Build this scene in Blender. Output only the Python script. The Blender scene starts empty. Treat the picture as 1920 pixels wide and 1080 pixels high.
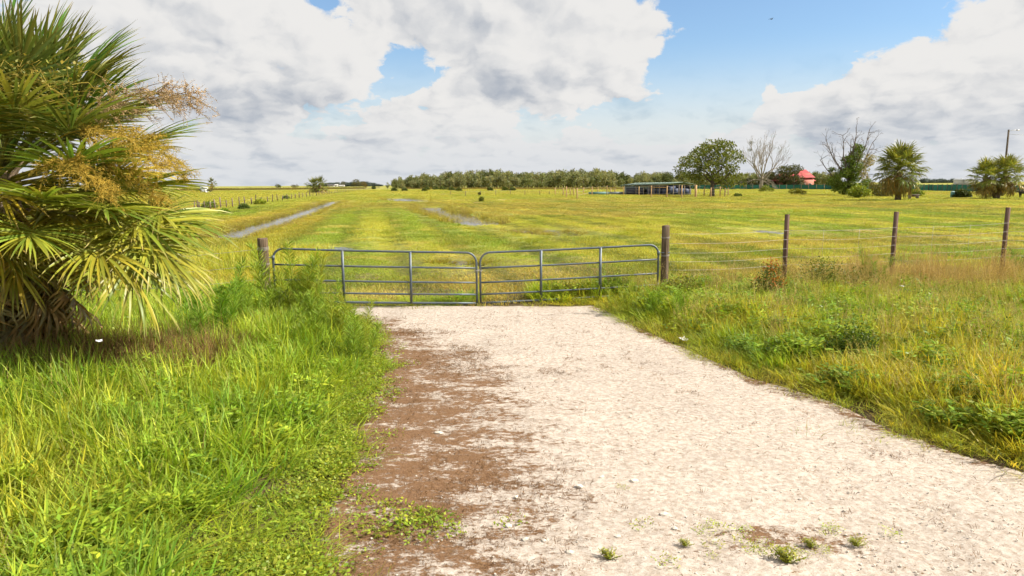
import bpy, math, random
import numpy as np
from mathutils import Vector, Matrix

random.seed(7)
rng = np.random.default_rng(11)
sc = bpy.context.scene
COL = sc.collection
R = math.radians

# ------------------------------------------------------------------ camera
CAM_H, PITCH, ROLL, FPX = 2.9, R(8.64), R(0.34), 1280.0
fw = np.array([0, math.cos(PITCH), -math.sin(PITCH)])
u0 = np.array([0, math.sin(PITCH), math.cos(PITCH)])
r0 = np.array([1.0, 0, 0])
UP = u0 * math.cos(ROLL) + r0 * math.sin(ROLL)
RT = r0 * math.cos(ROLL) - u0 * math.sin(ROLL)
CAMP = np.array([0, 0, CAM_H])
cam_data = bpy.data.cameras.new('camera')
cam_data.sensor_width = 36.0
cam_data.lens = 36.0 * FPX / 1920.0
cam_data.clip_start = 0.1
cam_data.clip_end = 12000
cam = bpy.data.objects.new('camera', cam_data)
COL.objects.link(cam)
m = Matrix.Identity(4)
for i in range(3):
    m[i][0] = RT[i]; m[i][1] = UP[i]; m[i][2] = -fw[i]; m[i][3] = CAMP[i]
cam.matrix_world = m
sc.camera = cam

def pdir(px, py):
    return fw + RT * ((px - 960) / FPX) + UP * ((540 - py) / FPX)

def gp(px, py, z=0.0):
    """point on the level z seen at that place of the photograph"""
    d = pdir(px, py)
    t = (z - CAM_H) / d[2]
    return CAMP + d * t

def dp(px, py, Y):
    """point at distance Y ahead seen at that place of the photograph"""
    d = pdir(px, py)
    return CAMP + d * (Y / d[1])

def azel(px, py):
    d = pdir(px, py); d = d / np.linalg.norm(d)
    return math.atan2(d[0], d[1]), math.asin(d[2])

# ------------------------------------------------------------------ world and sun
SUN_EL, SUN_AZ = R(43), R(98)          # azimuth clockwise from +Y
S = np.array([math.sin(SUN_AZ) * math.cos(SUN_EL), math.cos(SUN_AZ) * math.cos(SUN_EL), math.sin(SUN_EL)])
sun = bpy.data.lights.new('sun', 'SUN')
sun.energy = 4.9; sun.angle = R(0.55); sun.color = (1.0, 0.93, 0.80)
sun_o = bpy.data.objects.new('sun', sun)
COL.objects.link(sun_o)
sun_o.rotation_euler = Vector(S).to_track_quat('Z', 'Y').to_euler()
sc.view_settings.view_transform = 'Standard'
sc.view_settings.look = 'None'
sc.view_settings.exposure = 0.76
sc.view_settings.gamma = 1.0
sc.view_settings.use_curve_mapping = False
sc.cycles.max_bounces = 5
sc.cycles.diffuse_bounces = 2
sc.cycles.glossy_bounces = 2
sc.cycles.transmission_bounces = 3
sc.cycles.transparent_max_bounces = 6
sc.cycles.use_denoising = True
sc.cycles.use_adaptive_sampling = True
sc.cycles.adaptive_threshold = 0.03
sc.cycles.adaptive_min_samples = 24
sc.cycles.caustics_reflective = False
sc.cycles.caustics_refractive = False

class NT:
    """small helper for node trees"""
    def __init__(self, tree):
        self.t = tree
    def n(self, kind, **kw):
        nd = self.t.nodes.new(kind)
        for k, v in kw.items():
            setattr(nd, k, v)
        return nd
    def put(self, sock, v):
        if hasattr(v, 'is_linked') or isinstance(v, bpy.types.NodeSocket):
            self.t.links.new(v, sock)
        else:
            sock.default_value = v
    def m(self, op, a, b=0.0, c=0.0, clamp=False):
        nd = self.n('ShaderNodeMath', operation=op, use_clamp=clamp)
        self.put(nd.inputs[0], a); self.put(nd.inputs[1], b)
        if len(nd.inputs) > 2: self.put(nd.inputs[2], c)
        return nd.outputs[0]
    def vm(self, op, a, b=None, s=None):
        nd = self.n('ShaderNodeVectorMath', operation=op)
        self.put(nd.inputs[0], a)
        if b is not None: self.put(nd.inputs[1], b)
        if s is not None: self.put(nd.inputs['Scale'], s)
        return nd.outputs[0]
    def mix(self, f, a, b, blend='MIX'):
        nd = self.n('ShaderNodeMix', data_type='RGBA', blend_type=blend)
        self.put(nd.inputs[0], f)
        for s, v in ((nd.inputs[6], a), (nd.inputs[7], b)):
            self.put(s, tuple(v) + (1,) if isinstance(v, (tuple, list)) and len(v) == 3 else v)
        return nd.outputs[2]
    def noise(self, vec, scale, detail=4, rough=0.5, lac=2.0, dist=0.0):
        nd = self.n('ShaderNodeTexNoise')
        if vec is not None: self.put(nd.inputs['Vector'], vec)
        nd.inputs['Scale'].default_value = scale
        nd.inputs['Detail'].default_value = detail
        nd.inputs['Roughness'].default_value = rough
        nd.inputs['Lacunarity'].default_value = lac
        nd.inputs['Distortion'].default_value = dist
        return nd.outputs[0]
    def ss(self, v, lo, hi, a=0.0, b=1.0):
        nd = self.n('ShaderNodeMapRange', interpolation_type='SMOOTHSTEP')
        self.put(nd.inputs[0], v)
        for i, x in enumerate((lo, hi, a, b)): self.put(nd.inputs[i + 1], x)
        return nd.outputs[0]
    def lin(self, v, lo, hi, a=0.0, b=1.0):
        nd = self.n('ShaderNodeMapRange')
        self.put(nd.inputs[0], v)
        for i, x in enumerate((lo, hi, a, b)): self.put(nd.inputs[i + 1], x)
        return nd.outputs[0]
    def sep(self, v):
        nd = self.n('ShaderNodeSeparateXYZ'); self.put(nd.inputs[0], v); return nd.outputs
    def comb(self, x, y, z):
        nd = self.n('ShaderNodeCombineXYZ')
        for s, v in zip(nd.inputs, (x, y, z)): self.put(s, v)
        return nd.outputs[0]

def build_world():
    w = bpy.data.worlds.new('World'); sc.world = w; w.use_nodes = True
    w.cycles.sampling_method = 'MANUAL'; w.cycles.sample_map_resolution = 256
    t = w.node_tree; t.nodes.clear(); q = NT(t)
    sky = q.n('ShaderNodeTexSky', sky_type='NISHITA')
    sky.sun_disc = False; sky.sun_elevation = SUN_EL; sky.sun_rotation = SUN_AZ
    sky.altitude = 20; sky.air_density = 1.15; sky.dust_density = 0.5; sky.ozone_density = 2.2
    bg_sky = q.n('ShaderNodeBackground'); bg_sky.inputs[1].default_value = 0.086
    q.put(bg_sky.inputs[0], q.mix(1.0, sky.outputs[0], (0.86, 0.985, 1.10), 'MULTIPLY'))
    d = q.n('ShaderNodeTexCoord').outputs['Generated']
    x, y, z = q.sep(d)[:3]
    zc = q.m('MAXIMUM', z, 0.0)
    az = q.m('ARCTAN2', x, y); el = q.m('ARCSINE', zc)
    ae = q.comb(az, el, 0.0)
    # a layer seen from below: lumps get smaller and flatter towards the horizon
    es = q.m('ADD', el, 0.11)
    p = q.comb(q.m('MULTIPLY_ADD', az, 2.6, 7.3), q.m('MULTIPLY', q.m('LOGARITHM', es, 2.71828), 1.15), 0.0)
    def n2(vec, scale, detail, rough):
        nd = q.n('ShaderNodeTexNoise', noise_dimensions='2D'); q.put(nd.inputs['Vector'], vec)
        for k_, v_ in (('Scale', scale), ('Detail', detail), ('Roughness', rough), ('Lacunarity', 2.1)): nd.inputs[k_].default_value = v_
        return nd.outputs[0]
    def billow(vec, scale, detail):
        nd = q.n('ShaderNodeTexVoronoi', voronoi_dimensions='2D', feature='F1', normalize=True); q.put(nd.inputs['Vector'], vec)
        for k_, v_ in (('Scale', scale), ('Detail', detail), ('Roughness', 0.55), ('Lacunarity', 2.2)): nd.inputs[k_].default_value = v_
        return q.m('SUBTRACT', 1.0, nd.outputs['Distance'])
    def blobs(lst, tot=0.0):
        for px, py, rx, ry, amp in lst:
            a0, e0 = azel(px, py); ia, ie = FPX / rx, FPX / ry
            nd = q.n('ShaderNodeVectorMath', operation='MULTIPLY_ADD')
            q.put(nd.inputs[0], ae); nd.inputs[1].default_value = (ia, ie, 0); nd.inputs[2].default_value = (-a0 * ia, -e0 * ie, 0)
            dt = q.n('ShaderNodeVectorMath', operation='DOT_PRODUCT'); q.put(dt.inputs[0], nd.outputs[0]); q.put(dt.inputs[1], nd.outputs[0])
            tot = q.m('MULTIPLY_ADD', q.m('POWER', 0.3679, dt.outputs['Value']), amp, tot)
        return tot
    cov = blobs([
        (1480, 30, 190, 130, -0.80), (1330, 160, 130, 85, -0.62), (1640, 20, 120, 60, -0.40),
        (1240, 235, 130, 34, -0.34), (785, 140, 55, 65, -0.30), (610, 4, 30, 14, -0.30), (340, 80, 110, 60, 0.22),
        (1000, 50, 190, 110, 0.34), (1195, 62, 70, 34, 0.42), (1100, 150, 80, 40, 0.15),
        (1560, 185, 150, 45, 0.42), (1830, 140, 150, 90, 0.40), (1440, 150, 20, 36, 0.45), (1380, 250, 120, 26, 0.25), (1700, 110, 90, 40, 0.12)], 0.20)
    wv = q.n('ShaderNodeTexNoise', noise_dimensions='2D'); q.put(wv.inputs['Vector'], p); wv.inputs['Scale'].default_value = 5.0; wv.inputs['Detail'].default_value = 5.0; wv.inputs['Roughness'].default_value = 0.6
    pw = q.vm('ADD', p, q.vm('SCALE', q.vm('SUBTRACT', wv.outputs['Color'], (0.5, 0.5, 0.5)), s=0.13))      # ragged edges
    sd = (0.042, 0.045, 0.0)                                                                                # a step towards the sun
    f0 = n2(pw, 3.0, 7, 0.56); b0 = billow(pw, 5.0, 2.0)
    f1 = n2(q.vm('ADD', pw, sd), 3.0, 3, 0.5); b1 = billow(q.vm('ADD', pw, sd), 5.0, 2.0)
    lump = q.m('MULTIPLY_ADD', q.m('SUBTRACT', b0, 0.62), 0.55, q.m('MULTIPLY', q.m('SUBTRACT', f0, 0.5), 1.15))
    dens = q.m('ADD', lump, cov)
    mask = q.ss(dens, 0.0, 0.12)
    veil = q.ss(el, 0.015, 0.20, 0.97, 0.03)          # thin milky air low over the land
    mask = q.m('MAXIMUM', mask, veil)
    lit = q.m('MULTIPLY_ADD', q.m('SUBTRACT', b0, b1), 0.85, 0.62)
    lit = q.m('MULTIPLY_ADD', q.m('SUBTRACT', f0, f1), q.ss(el, 0.03, 0.20, 2.5, 1.55), lit, clamp=True)
    thick = q.ss(dens, 0.22, 0.70)
    grey = blobs([(510, 200, 150, 34, 0.80), (220, 140, 190, 75, 0.58), (940, 165, 110, 36, 0.62), (850, 50, 110, 45, 0.42),
                  (1760, 235, 240, 50, 0.55), (700, 262, 420, 16, 0.25)])
    shade = q.m('MULTIPLY_ADD', thick, 0.13, q.m('MULTIPLY', grey, 0.58))
    val = q.m('SUBTRACT', q.m('MULTIPLY_ADD', lit, 0.80, 0.38), shade, clamp=True)
    c = q.mix(q.ss(val, 0.0, 0.95), (0.330, 0.370, 0.435), (0.735, 0.725, 0.71))
    c = q.mix(q.ss(el, 0.0, 0.12, 0.42, 0.0), c, (0.475, 0.535, 0.62))
    bg_c = q.n('ShaderNodeBackground'); q.put(bg_c.inputs[0], c); bg_c.inputs[1].default_value = 0.68
    mx = q.n('ShaderNodeMixShader')
    q.put(mx.inputs[0], mask); t.links.new(bg_sky.outputs[0], mx.inputs[1]); t.links.new(bg_c.outputs[0], mx.inputs[2])
    out = q.n('ShaderNodeOutputWorld'); t.links.new(mx.outputs[0], out.inputs[0])
build_world()

# ------------------------------------------------------------------ numeric noise
_perm = rng.permutation(512)
_val = rng.random(1024)
def vnoise(x, y, seed=0):
    x = np.asarray(x, float) + seed * 17.31; y = np.asarray(y, float) - seed * 9.77
    xi = np.floor(x).astype(int); yi = np.floor(y).astype(int)
    fx = x - xi; fy = y - yi
    fx = fx * fx * (3 - 2 * fx); fy = fy * fy * (3 - 2 * fy)
    def hsh(a, b): return _val[(_perm[(a & 511)] + _perm[((b + 37) & 511)] * 3) & 1023]
    return (hsh(xi, yi) * (1 - fx) + hsh(xi + 1, yi) * fx) * (1 - fy) + (hsh(xi, yi + 1) * (1 - fx) + hsh(xi + 1, yi + 1) * fx) * fy
def fbm(x, y, seed=0, o=4):
    v = 0; a = 0.5; s = 0
    for i in range(o):
        v = v + a * vnoise(np.asarray(x) * 2 ** i, np.asarray(y) * 2 ** i, seed + i * 3); s += a; a *= 0.5
    return v / s
def sstep(x, a, b):
    t = np.clip((np.asarray(x, float) - a) / (b - a), 0, 1); return t * t * (3 - 2 * t)

# ------------------------------------------------------------------ layout in the place
LEFT_EDGE = [gp(*p)[:2] for p in ((520, 1300), (585, 1080), (612, 960), (648, 880), (690, 770), (722, 690), (708, 640), (680, 605), (655, 586), (640, 574))]
RIGHT_EDGE = [gp(*p)[:2] for p in ((1112, 574), (1150, 590), (1215, 622), (1300, 662), (1420, 712), (1545, 748), (1650, 795), (1790, 850), (1925, 892), (2300, 1000))]
DRIVE = np.array(LEFT_EDGE + RIGHT_EDGE + [np.array([9.0, 1.5]), np.array([-2.0, 1.5])])

def seg_dist(px, py, poly, closed=True):
    n = len(poly); best = np.full(np.shape(px), 1e9)
    for i in range(n if closed else n - 1):
        a = poly[i]; b = poly[(i + 1) % n]
        d = b - a; L = max(d @ d, 1e-9)
        t = np.clip(((px - a[0]) * d[0] + (py - a[1]) * d[1]) / L, 0, 1)
        best = np.minimum(best, np.hypot(px - a[0] - t * d[0], py - a[1] - t * d[1]))
    return best
def inside(px, py, poly):
    c = np.zeros(np.shape(px), bool); n = len(poly)
    for i in range(n):
        a = poly[i]; b = poly[(i + 1) % n]
        hit = ((a[1] > py) != (b[1] > py)) & (px < (b[0] - a[0]) * (py - a[1]) / (b[1] - a[1] + 1e-12) + a[0])
        c ^= hit
    return c
def drive_sd(x, y):
    """signed distance to the drive: negative on it"""
    x = np.asarray(x, float); y = np.asarray(y, float)
    d = seg_dist(x, y, DRIVE)
    return np.where(inside(x, y, DRIVE), -d, d)

ROW = pdir(700, 352); ROW = ROW[:2] / np.linalg.norm(ROW[:2])       # the mown rows run this way
PERP = np.array([ROW[1], -ROW[0]])
def strip(pts, w, depth): return dict(p=np.array([gp(*q)[:2] for q in pts]), w=w, d=depth)
WATER_Z = -0.075
STRIPS = [
    strip(((425, 443), (500, 421), (570, 399), (630, 377)), 1.1, 0.36),
    strip(((905, 419), (850, 404), (800, 389)), 1.5, 0.40),
    strip(((775, 377), (745, 372)), 2.6, 0.40),
    strip(((880, 494), (850, 489)), 0.50, 0.26),
    strip(((1065, 440), (1030, 431)), 0.7, 0.30),
    strip(((1010, 437), (960, 430)), 0.55, 0.26),
    strip(((655, 466), (632, 462)), 0.45, 0.26),
    strip(((1475, 437), (1420, 430)), 0.5, 0.27),
]
def height(x, y):
    x = np.asarray(x, float); y = np.asarray(y, float)
    h = 0.10 * (fbm(x * 0.13, y * 0.13, 1, 2) - 0.5) + 0.05 * (fbm(x * 0.9, y * 0.9, 5, 2) - 0.5)
    u = x * PERP[0] + y * PERP[1]
    fld = sstep(y, 18, 24) * (1 - sstep(y, 120, 170))
    h = h + fld * 0.035 * np.sin(u * 2.3 + 2.0 * fbm(x * 0.05, y * 0.05, 9, 2) * 3)
    sd = drive_sd(x, y)
    near = sstep(sd, 0.0, 0.8)
    h = h * (0.25 + 0.75 * near) - 0.055 * (1 - sstep(sd, -0.10, 0.12))
    # the rough banks beside the drive
    h = h + 0.10 * sstep(sd, 0.2, 2.0) * (1 - sstep(y, 15, 20))
    for s in STRIPS:
        d = seg_dist(x, y, s['p'], False)
        h = h * (1 - np.exp(-(d / (2.2 * s['w'])) ** 2))
        h = h - s['d'] * np.exp(-(d / s['w']) ** 2)
    return h

# ------------------------------------------------------------------ mesh helpers
def mk(name, V, F, attrs=None, mat=None, smooth=False):
    """mesh from arrays; F is one (m,k) array or a list of such arrays"""
    me = bpy.data.meshes.new(name)
    Fs = F if isinstance(F, list) else [F]
    Fs = [np.asarray(f, np.int32) for f in Fs if len(f)]
    V = np.asarray(V, np.float32)
    me.vertices.add(len(V)); me.vertices.foreach_set('co', V.ravel())
    loops = np.concatenate([f.ravel() for f in Fs])
    starts = []; o = 0
    for f in Fs:
        starts.append(o + np.arange(len(f)) * f.shape[1]); o += f.size
    me.loops.add(len(loops)); me.loops.foreach_set('vertex_index', loops)
    st = np.concatenate(starts).astype(np.int32)
    me.polygons.add(len(st)); me.polygons.foreach_set('loop_start', st)
    if smooth: me.polygons.foreach_set('use_smooth', np.ones(len(st), bool))
    for k, a in (attrs or {}).items():
        at = me.attributes.new(k, 'FLOAT', 'POINT'); at.data.foreach_set('value', np.asarray(a, np.float32))
    me.update(calc_edges=True); me.validate()
    if mat: me.materials.append(mat)
    return me

class B:
    """collects pieces of ONE mesh"""
    def __init__(self): self.V = []; self.F = {}; self.A = {'v': [], 'r': []}; self.n = 0
    def add(self, V, F, v=None, r=None):
        V = np.asarray(V, float); F = np.asarray(F, int)
        self.V.append(V); self.F.setdefault(F.shape[1], []).append(F + self.n)
        self.A['v'].append(np.zeros(len(V)) if v is None else np.broadcast_to(v, len(V)))
        self.A['r'].append(np.full(len(V), 0.5) if r is None else np.broadcast_to(r, len(V)))
        self.n += len(V); return self
    def box(self, c, s, rz=0.0, lean=(0, 0), taper=1.0, r=0.5):
        x, y, z = (k / 2 for k in s)
        P = np.array([[-x, -y, -z], [x, -y, -z], [x, y, -z], [-x, y, -z], [-x * taper, -y * taper, z], [x * taper, -y * taper, z], [x * taper, y * taper, z], [-x * taper, y * taper, z]])
        P[:, 0] += lean[0] * (P[:, 2] + z); P[:, 1] += lean[1] * (P[:, 2] + z)
        ca, sa = math.cos(rz), math.sin(rz)
        P = np.c_[P[:, 0] * ca - P[:, 1] * sa, P[:, 0] * sa + P[:, 1] * ca, P[:, 2]] + np.asarray(c)
        return self.add(P, [[0, 3, 2, 1], [4, 5, 6, 7], [0, 1, 5, 4], [1, 2, 6, 5], [2, 3, 7, 6], [3, 0, 4, 7]], r=r)
    def tube(self, pts, rad, k=8, cap=True, v=None, r=None):
        pts = np.asarray(pts, float); n = len(pts)
        rad = np.broadcast_to(np.asarray(rad, float), n)
        T = np.gradient(pts, axis=0); T /= np.linalg.norm(T, axis=1)[:, None] + 1e-12
        ref = np.array([0, 0, 1.0]) if abs(T[0][2]) < 0.9 else np.array([1.0, 0, 0])
        V = []
        a = np.arange(k) * 2 * math.pi / k
        for i in range(n):
            s = np.cross(T[i], ref); s /= np.linalg.norm(s) + 1e-12
            ref = np.cross(s, T[i])
            V.append(pts[i] + rad[i] * (np.cos(a)[:, None] * s + np.sin(a)[:, None] * ref))
        V = np.concatenate(V)
        i, j = np.meshgrid(np.arange(n - 1), np.arange(k), indexing='ij')
        i = i.ravel(); j = j.ravel(); j2 = (j + 1) % k
        F = np.c_[i * k + j, i * k + j2, (i + 1) * k + j2, (i + 1) * k + j]
        tv = np.repeat(np.linspace(0, 1, n), k) if v is None else v
        base = self.n
        self.add(V, F, tv, r)
        if cap:
            for ring, flip in ((0, True), (n - 1, False)):
                idx = base + ring * k + np.arange(k)
                self.F.setdefault(k, []).append((idx[::-1] if flip else idx)[None, :])
        return self
    def mesh(self, name, mat=None, smooth=False):
        return mk(name, np.concatenate(self.V), [np.concatenate(f) for f in self.F.values()], {k: np.concatenate(a) for k, a in self.A.items()}, mat, smooth)

def blades(b, P, az, L, W, lean, curve, K=4, twist=0.4, tipw=0.08, vv=None):
    """N bending blades of grass, all at once"""
    P = np.asarray(P, float); N = len(P)
    az, L, W, lean, curve = (np.broadcast_to(np.asarray(q, float), N) for q in (az, L, W, lean, curve))
    t = np.linspace(0, 1, K)
    th = lean[:, None] + curve[:, None] * t[None, :] ** 1.3
    ds = L[:, None] / (K - 1)
    hz = np.concatenate([np.zeros((N, 1)), np.cumsum(np.sin((th[:, 1:] + th[:, :-1]) / 2) * ds, 1)], 1)
    zz = np.concatenate([np.zeros((N, 1)), np.cumsum(np.cos((th[:, 1:] + th[:, :-1]) / 2) * ds, 1)], 1)
    tw = rng.normal(0, twist, N)
    dx, dy = np.cos(az), np.sin(az)
    C = np.stack([P[:, 0:1] + hz * dx[:, None], P[:, 1:2] + hz * dy[:, None], P[:, 2:3] + zz], 2)
    sx, sy = np.cos(az + math.pi / 2 + tw), np.sin(az + math.pi / 2 + tw)
    w = W[:, None] / 2 * (tipw + (1 - tipw) * (1 - t[None, :] ** 2.2)) * (0.55 + 0.45 * np.minimum(1, t[None, :] * 4))
    side = np.stack([w * sx[:, None], w * sy[:, None], np.zeros_like(w)], 2)
    V = np.stack([C - side, C + side], 2).reshape(-1, 3)
    i, j = np.meshgrid(np.arange(N), np.arange(K - 1), indexing='ij')
    o = (i * K + j).ravel() * 2
    b.add(V, np.c_[o, o + 1, o + 3, o + 2], np.tile(np.repeat(t if vv is None else np.full(K, vv), 2), N), np.repeat(rng.random(N), K * 2))
    return b

def leaves(b, P, D, L, W, up=None, v=0.5):
    """N rhombic leaves: base P, direction D"""
    P = np.asarray(P, float); N = len(P)
    D = D / (np.linalg.norm(D, axis=1)[:, None] + 1e-9)
    nrm = rng.normal(size=(N, 3)) + (0 if up is None else np.asarray(up))
    Sd = np.cross(D, nrm); Sd /= np.linalg.norm(Sd, axis=1)[:, None] + 1e-9
    L = np.broadcast_to(L, N)[:, None]; W = np.broadcast_to(W, N)[:, None]
    V = np.stack([P, P + D * L * 0.45 + Sd * W / 2, P + D * L, P + D * L * 0.45 - Sd * W / 2], 1).reshape(-1, 3)
    o = np.arange(N)[:, None] * 4
    b.add(V, o + np.array([0, 1, 2, 3]), np.tile([0, .5, 1, .5], N) if v == 'grad' else v, np.repeat(rng.random(N), 4))
    return b

def rdir(N):
    d = rng.normal(size=(N, 3)); return d / np.linalg.norm(d, axis=1)[:, None]

def ob(name, me, parent=None, loc=None, rot=None, scale=None, color=None):
    o = bpy.data.objects.new(name, me); COL.objects.link(o)
    if parent is not None: o.parent = parent
    if loc is not None: o.location = tuple(loc)
    if rot is not None: o.rotation_euler = tuple(rot)
    if scale is not None: o.scale = tuple(scale) if hasattr(scale, '__len__') else (scale,) * 3
    if color is not None: o.color = (*color, 1)
    return o
def tag(o, label, cat, group=None, kind=None):
    o['label'] = label; o['category'] = cat
    if group: o['group'] = group
    if kind: o['kind'] = kind
    return o
def thing(name, label, cat, loc=(0, 0, 0), rz=0.0, group=None, scale=None):
    return tag(ob(name, None, loc=loc, rot=(0, 0, rz), scale=scale), label, cat, group)

# ------------------------------------------------------------------ materials
def mat(name):
    mt = bpy.data.materials.new(name); mt.use_nodes = True
    mt.node_tree.nodes.clear(); q = NT(mt.node_tree)
    out = q.n('ShaderNodeOutputMaterial')
    return mt, q, out

def foliage(name, src, trans=0.35, rough=0.55, tip=None, tip_at=(0.6, 1.0), spread=0.35, warm=(1.25, 1.02, 0.7), cool=(0.8, 1.0, 0.85), spec=0.3):
    """leaf material; src = 'inst' (tint carried by each instance), 'obj' (object colour) or a colour"""
    mt, q, out = mat(name)
    if src == 'inst':
        a = q.n('ShaderNodeAttribute', attribute_type='INSTANCER', attribute_name='tint'); c = a.outputs['Color']
    elif src == 'obj':
        c = q.n('ShaderNodeObjectInfo').outputs['Color']
    else:
        c = q.n('ShaderNodeRGB'); c.outputs[0].default_value = (*src, 1); c = c.outputs[0]
    rr = q.n('ShaderNodeAttribute', attribute_name='r').outputs['Fac']
    vv = q.n('ShaderNodeAttribute', attribute_name='v').outputs['Fac']
    hue = q.mix(rr, cool, warm)
    c = q.mix(1.0, c, hue, 'MULTIPLY')
    r2 = q.m('FRACT', q.m('MULTIPLY', rr, 7.31))
    val = q.lin(r2, 0, 1, 1 - spread, 1 + spread)
    c = q.vm('SCALE', c, s=val)
    if tip: c = q.mix(q.m('MULTIPLY', q.ss(vv, *tip_at), q.lin(r2, 0, 1, 0.35, 1.0)), c, tip)
    pb = q.n('ShaderNodeBsdfPrincipled'); q.put(pb.inputs['Base Color'], c)
    pb.inputs['Roughness'].default_value = rough; pb.inputs['Specular IOR Level'].default_value = spec
    tr = q.n('ShaderNodeBsdfTranslucent'); q.put(tr.inputs[0], q.mix(1.0, c, (1.15, 1.1, 0.6), 'MULTIPLY'))
    mx = q.n('ShaderNodeMixShader'); mx.inputs[0].default_value = trans
    q.t.links.new(pb.outputs[0], mx.inputs[1]); q.t.links.new(tr.outputs[0], mx.inputs[2]); q.t.links.new(mx.outputs[0], out.inputs[0])
    return mt

def solid(name, col, rough=0.7, metal=0.0, var=0.25, scale=6.0, bump=0.0, streak=None, col2=None, spec=0.4, objvar=0.0):
    """plain surface with mottling, optional stretched grain and a second colour of wear"""
    mt, q, out = mat(name)
    tc = q.n('ShaderNodeTexCoord').outputs['Object']
    v = q.vm('MULTIPLY', tc, streak) if streak else tc
    n1 = q.noise(v, scale, 6, 0.6)
    c = q.vm('SCALE', q.mix(0.0, col, col), s=q.lin(n1, 0.25, 0.75, 1 - var, 1 + var))
    if col2:
        n2 = q.noise(v, scale * 0.45, 5, 0.65)
        c = q.mix(q.ss(n2, 0.50, 0.66), c, col2)
    if objvar:
        rn = q.n('ShaderNodeObjectInfo').outputs['Random']
        c = q.vm('SCALE', c, s=q.lin(rn, 0, 1, 1 - objvar, 1 + objvar))
    pb = q.n('ShaderNodeBsdfPrincipled'); q.put(pb.inputs['Base Color'], c)
    pb.inputs['Roughness'].default_value = rough; pb.inputs['Metallic'].default_value = metal; pb.inputs['Specular IOR Level'].default_value = spec
    if bump:
        bp = q.n('ShaderNodeBump'); bp.inputs['Strength'].default_value = bump; bp.inputs['Distance'].default_value = 0.02
        q.put(bp.inputs['Height'], n1); q.t.links.new(bp.outputs[0], pb.inputs['Normal'])
    q.t.links.new(pb.outputs[0], out.inputs[0])
    return mt

M = {}
M['grass'] = foliage('grass_blade', 'inst', 0.45, 0.5, tip=(0.40, 0.33, 0.10), tip_at=(0.75, 1.3), spread=0.45)
M['field'] = foliage('field_blade', 'inst', 0.40, 0.6, tip=(0.27, 0.21, 0.07), tip_at=(0.6, 1.4), spread=0.40)
M['dry'] = foliage('dry_stalk', 'inst', 0.25, 0.75, spread=0.4, cool=(0.95, 0.95, 0.95), warm=(1.1, 1.0, 0.85))
M['leaf'] = foliage('leaf', 'inst', 0.40, 0.45, spread=0.4)
M['frond'] = foliage('palm_frond', 'obj', 0.30, 0.38, tip=(0.50, 0.37, 0.17), tip_at=(0.78, 1.02), spread=0.32, spec=0.35)
M['oleaf'] = foliage('crown_leaf', 'obj', 0.32, 0.5, spread=0.45)
M['spray'] = foliage('flower_spray', 'obj', 0.25, 0.7, spread=0.35, cool=(0.95, 1, 0.9), warm=(1.1, 1, 0.8))
M['bark'] = solid('bark', (0.105, 0.082, 0.062), 0.9, var=0.5, scale=5, bump=0.6, streak=(3, 3, 0.6))
M['pale_bark'] = solid('pale_bark', (0.26, 0.22, 0.175), 0.9, var=0.35, scale=3, streak=(2, 2, 0.5))
M['palm_trunk'] = solid('palm_trunk', (0.155, 0.12, 0.09), 0.9, var=0.5, scale=7, bump=0.8)
M['boot'] = solid('leaf_base', (0.24, 0.18, 0.125), 0.85, var=0.45, scale=9, bump=0.5, streak=(3, 3, 0.5), objvar=0.35)

# ------------------------------------------------------------------ ground
def ground_material():
    mt, q, out = mat('pasture_ground')
    pos = q.n('ShaderNodeNewGeometry').outputs['Position']
    x, y, z = q.sep(pos)[:3]
    rx = q.m('ADD', q.m('MULTIPLY', x, float(PERP[0])), q.m('MULTIPLY', y, float(PERP[1])))
    ry = q.m('ADD', q.m('MULTIPLY', x, float(ROW[0])), q.m('MULTIPLY', y, float(ROW[1])))
    rows = q.noise(q.comb(q.m('MULTIPLY', rx, 0.30), q.m('MULTIPLY', ry, 0.022), 0), 1.0, 5, 0.6)
    spots = q.noise(pos, 0.06, 6, 0.6)
    fine = q.noise(pos, 2.2, 5, 0.65)
    c = q.mix(q.ss(rows, 0.35, 0.65), (0.210, 0.245, 0.046), (0.34, 0.315, 0.070))
    c = q.mix(q.ss(spots, 0.52, 0.66), c, (0.35, 0.235, 0.095))
    c = q.mix(q.ss(spots, 0.45, 0.33), c, (0.20, 0.235, 0.028))
    c = q.vm('SCALE', c, s=q.lin(fine, 0.3, 0.7, 0.62, 1.3))
    # bare soil shows between the plants close by, grass litter hides it farther off
    soil = q.mix(q.ss(fine, 0.4, 0.6), (0.07, 0.05, 0.028), (0.14, 0.10, 0.055))
    c = q.mix(q.ss(y, 15.0, 34.0), soil, c)
    pb = q.n('ShaderNodeBsdfPrincipled'); q.put(pb.inputs['Base Color'], c)
    pb.inputs['Roughness'].default_value = 0.95; pb.inputs['Specular IOR Level'].default_value = 0.1
    bp = q.n('ShaderNodeBump'); bp.inputs['Strength'].default_value = 0.9; bp.inputs['Distance'].default_value = 0.12
    q.put(bp.inputs['Height'], fine); q.t.links.new(bp.outputs[0], pb.inputs['Normal'])
    q.t.links.new(pb.outputs[0], out.inputs[0])
    return mt

def axis(parts):
    return np.unique(np.concatenate([np.linspace(a, b, n, endpoint=True) for a, b, n in parts]).round(4))
def grid(xs, ys, hf):
    X, Y = np.meshgrid(xs, ys)
    Z = hf(X.ravel(), Y.ravel())
    V = np.c_[X.ravel(), Y.ravel(), Z]
    nx = len(xs); i, j = np.meshgrid(np.arange(len(ys) - 1), np.arange(nx - 1), indexing='ij')
    o = (i * nx + j).ravel()
    return V, np.c_[o, o + 1, o + nx + 1, o + nx]

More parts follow.
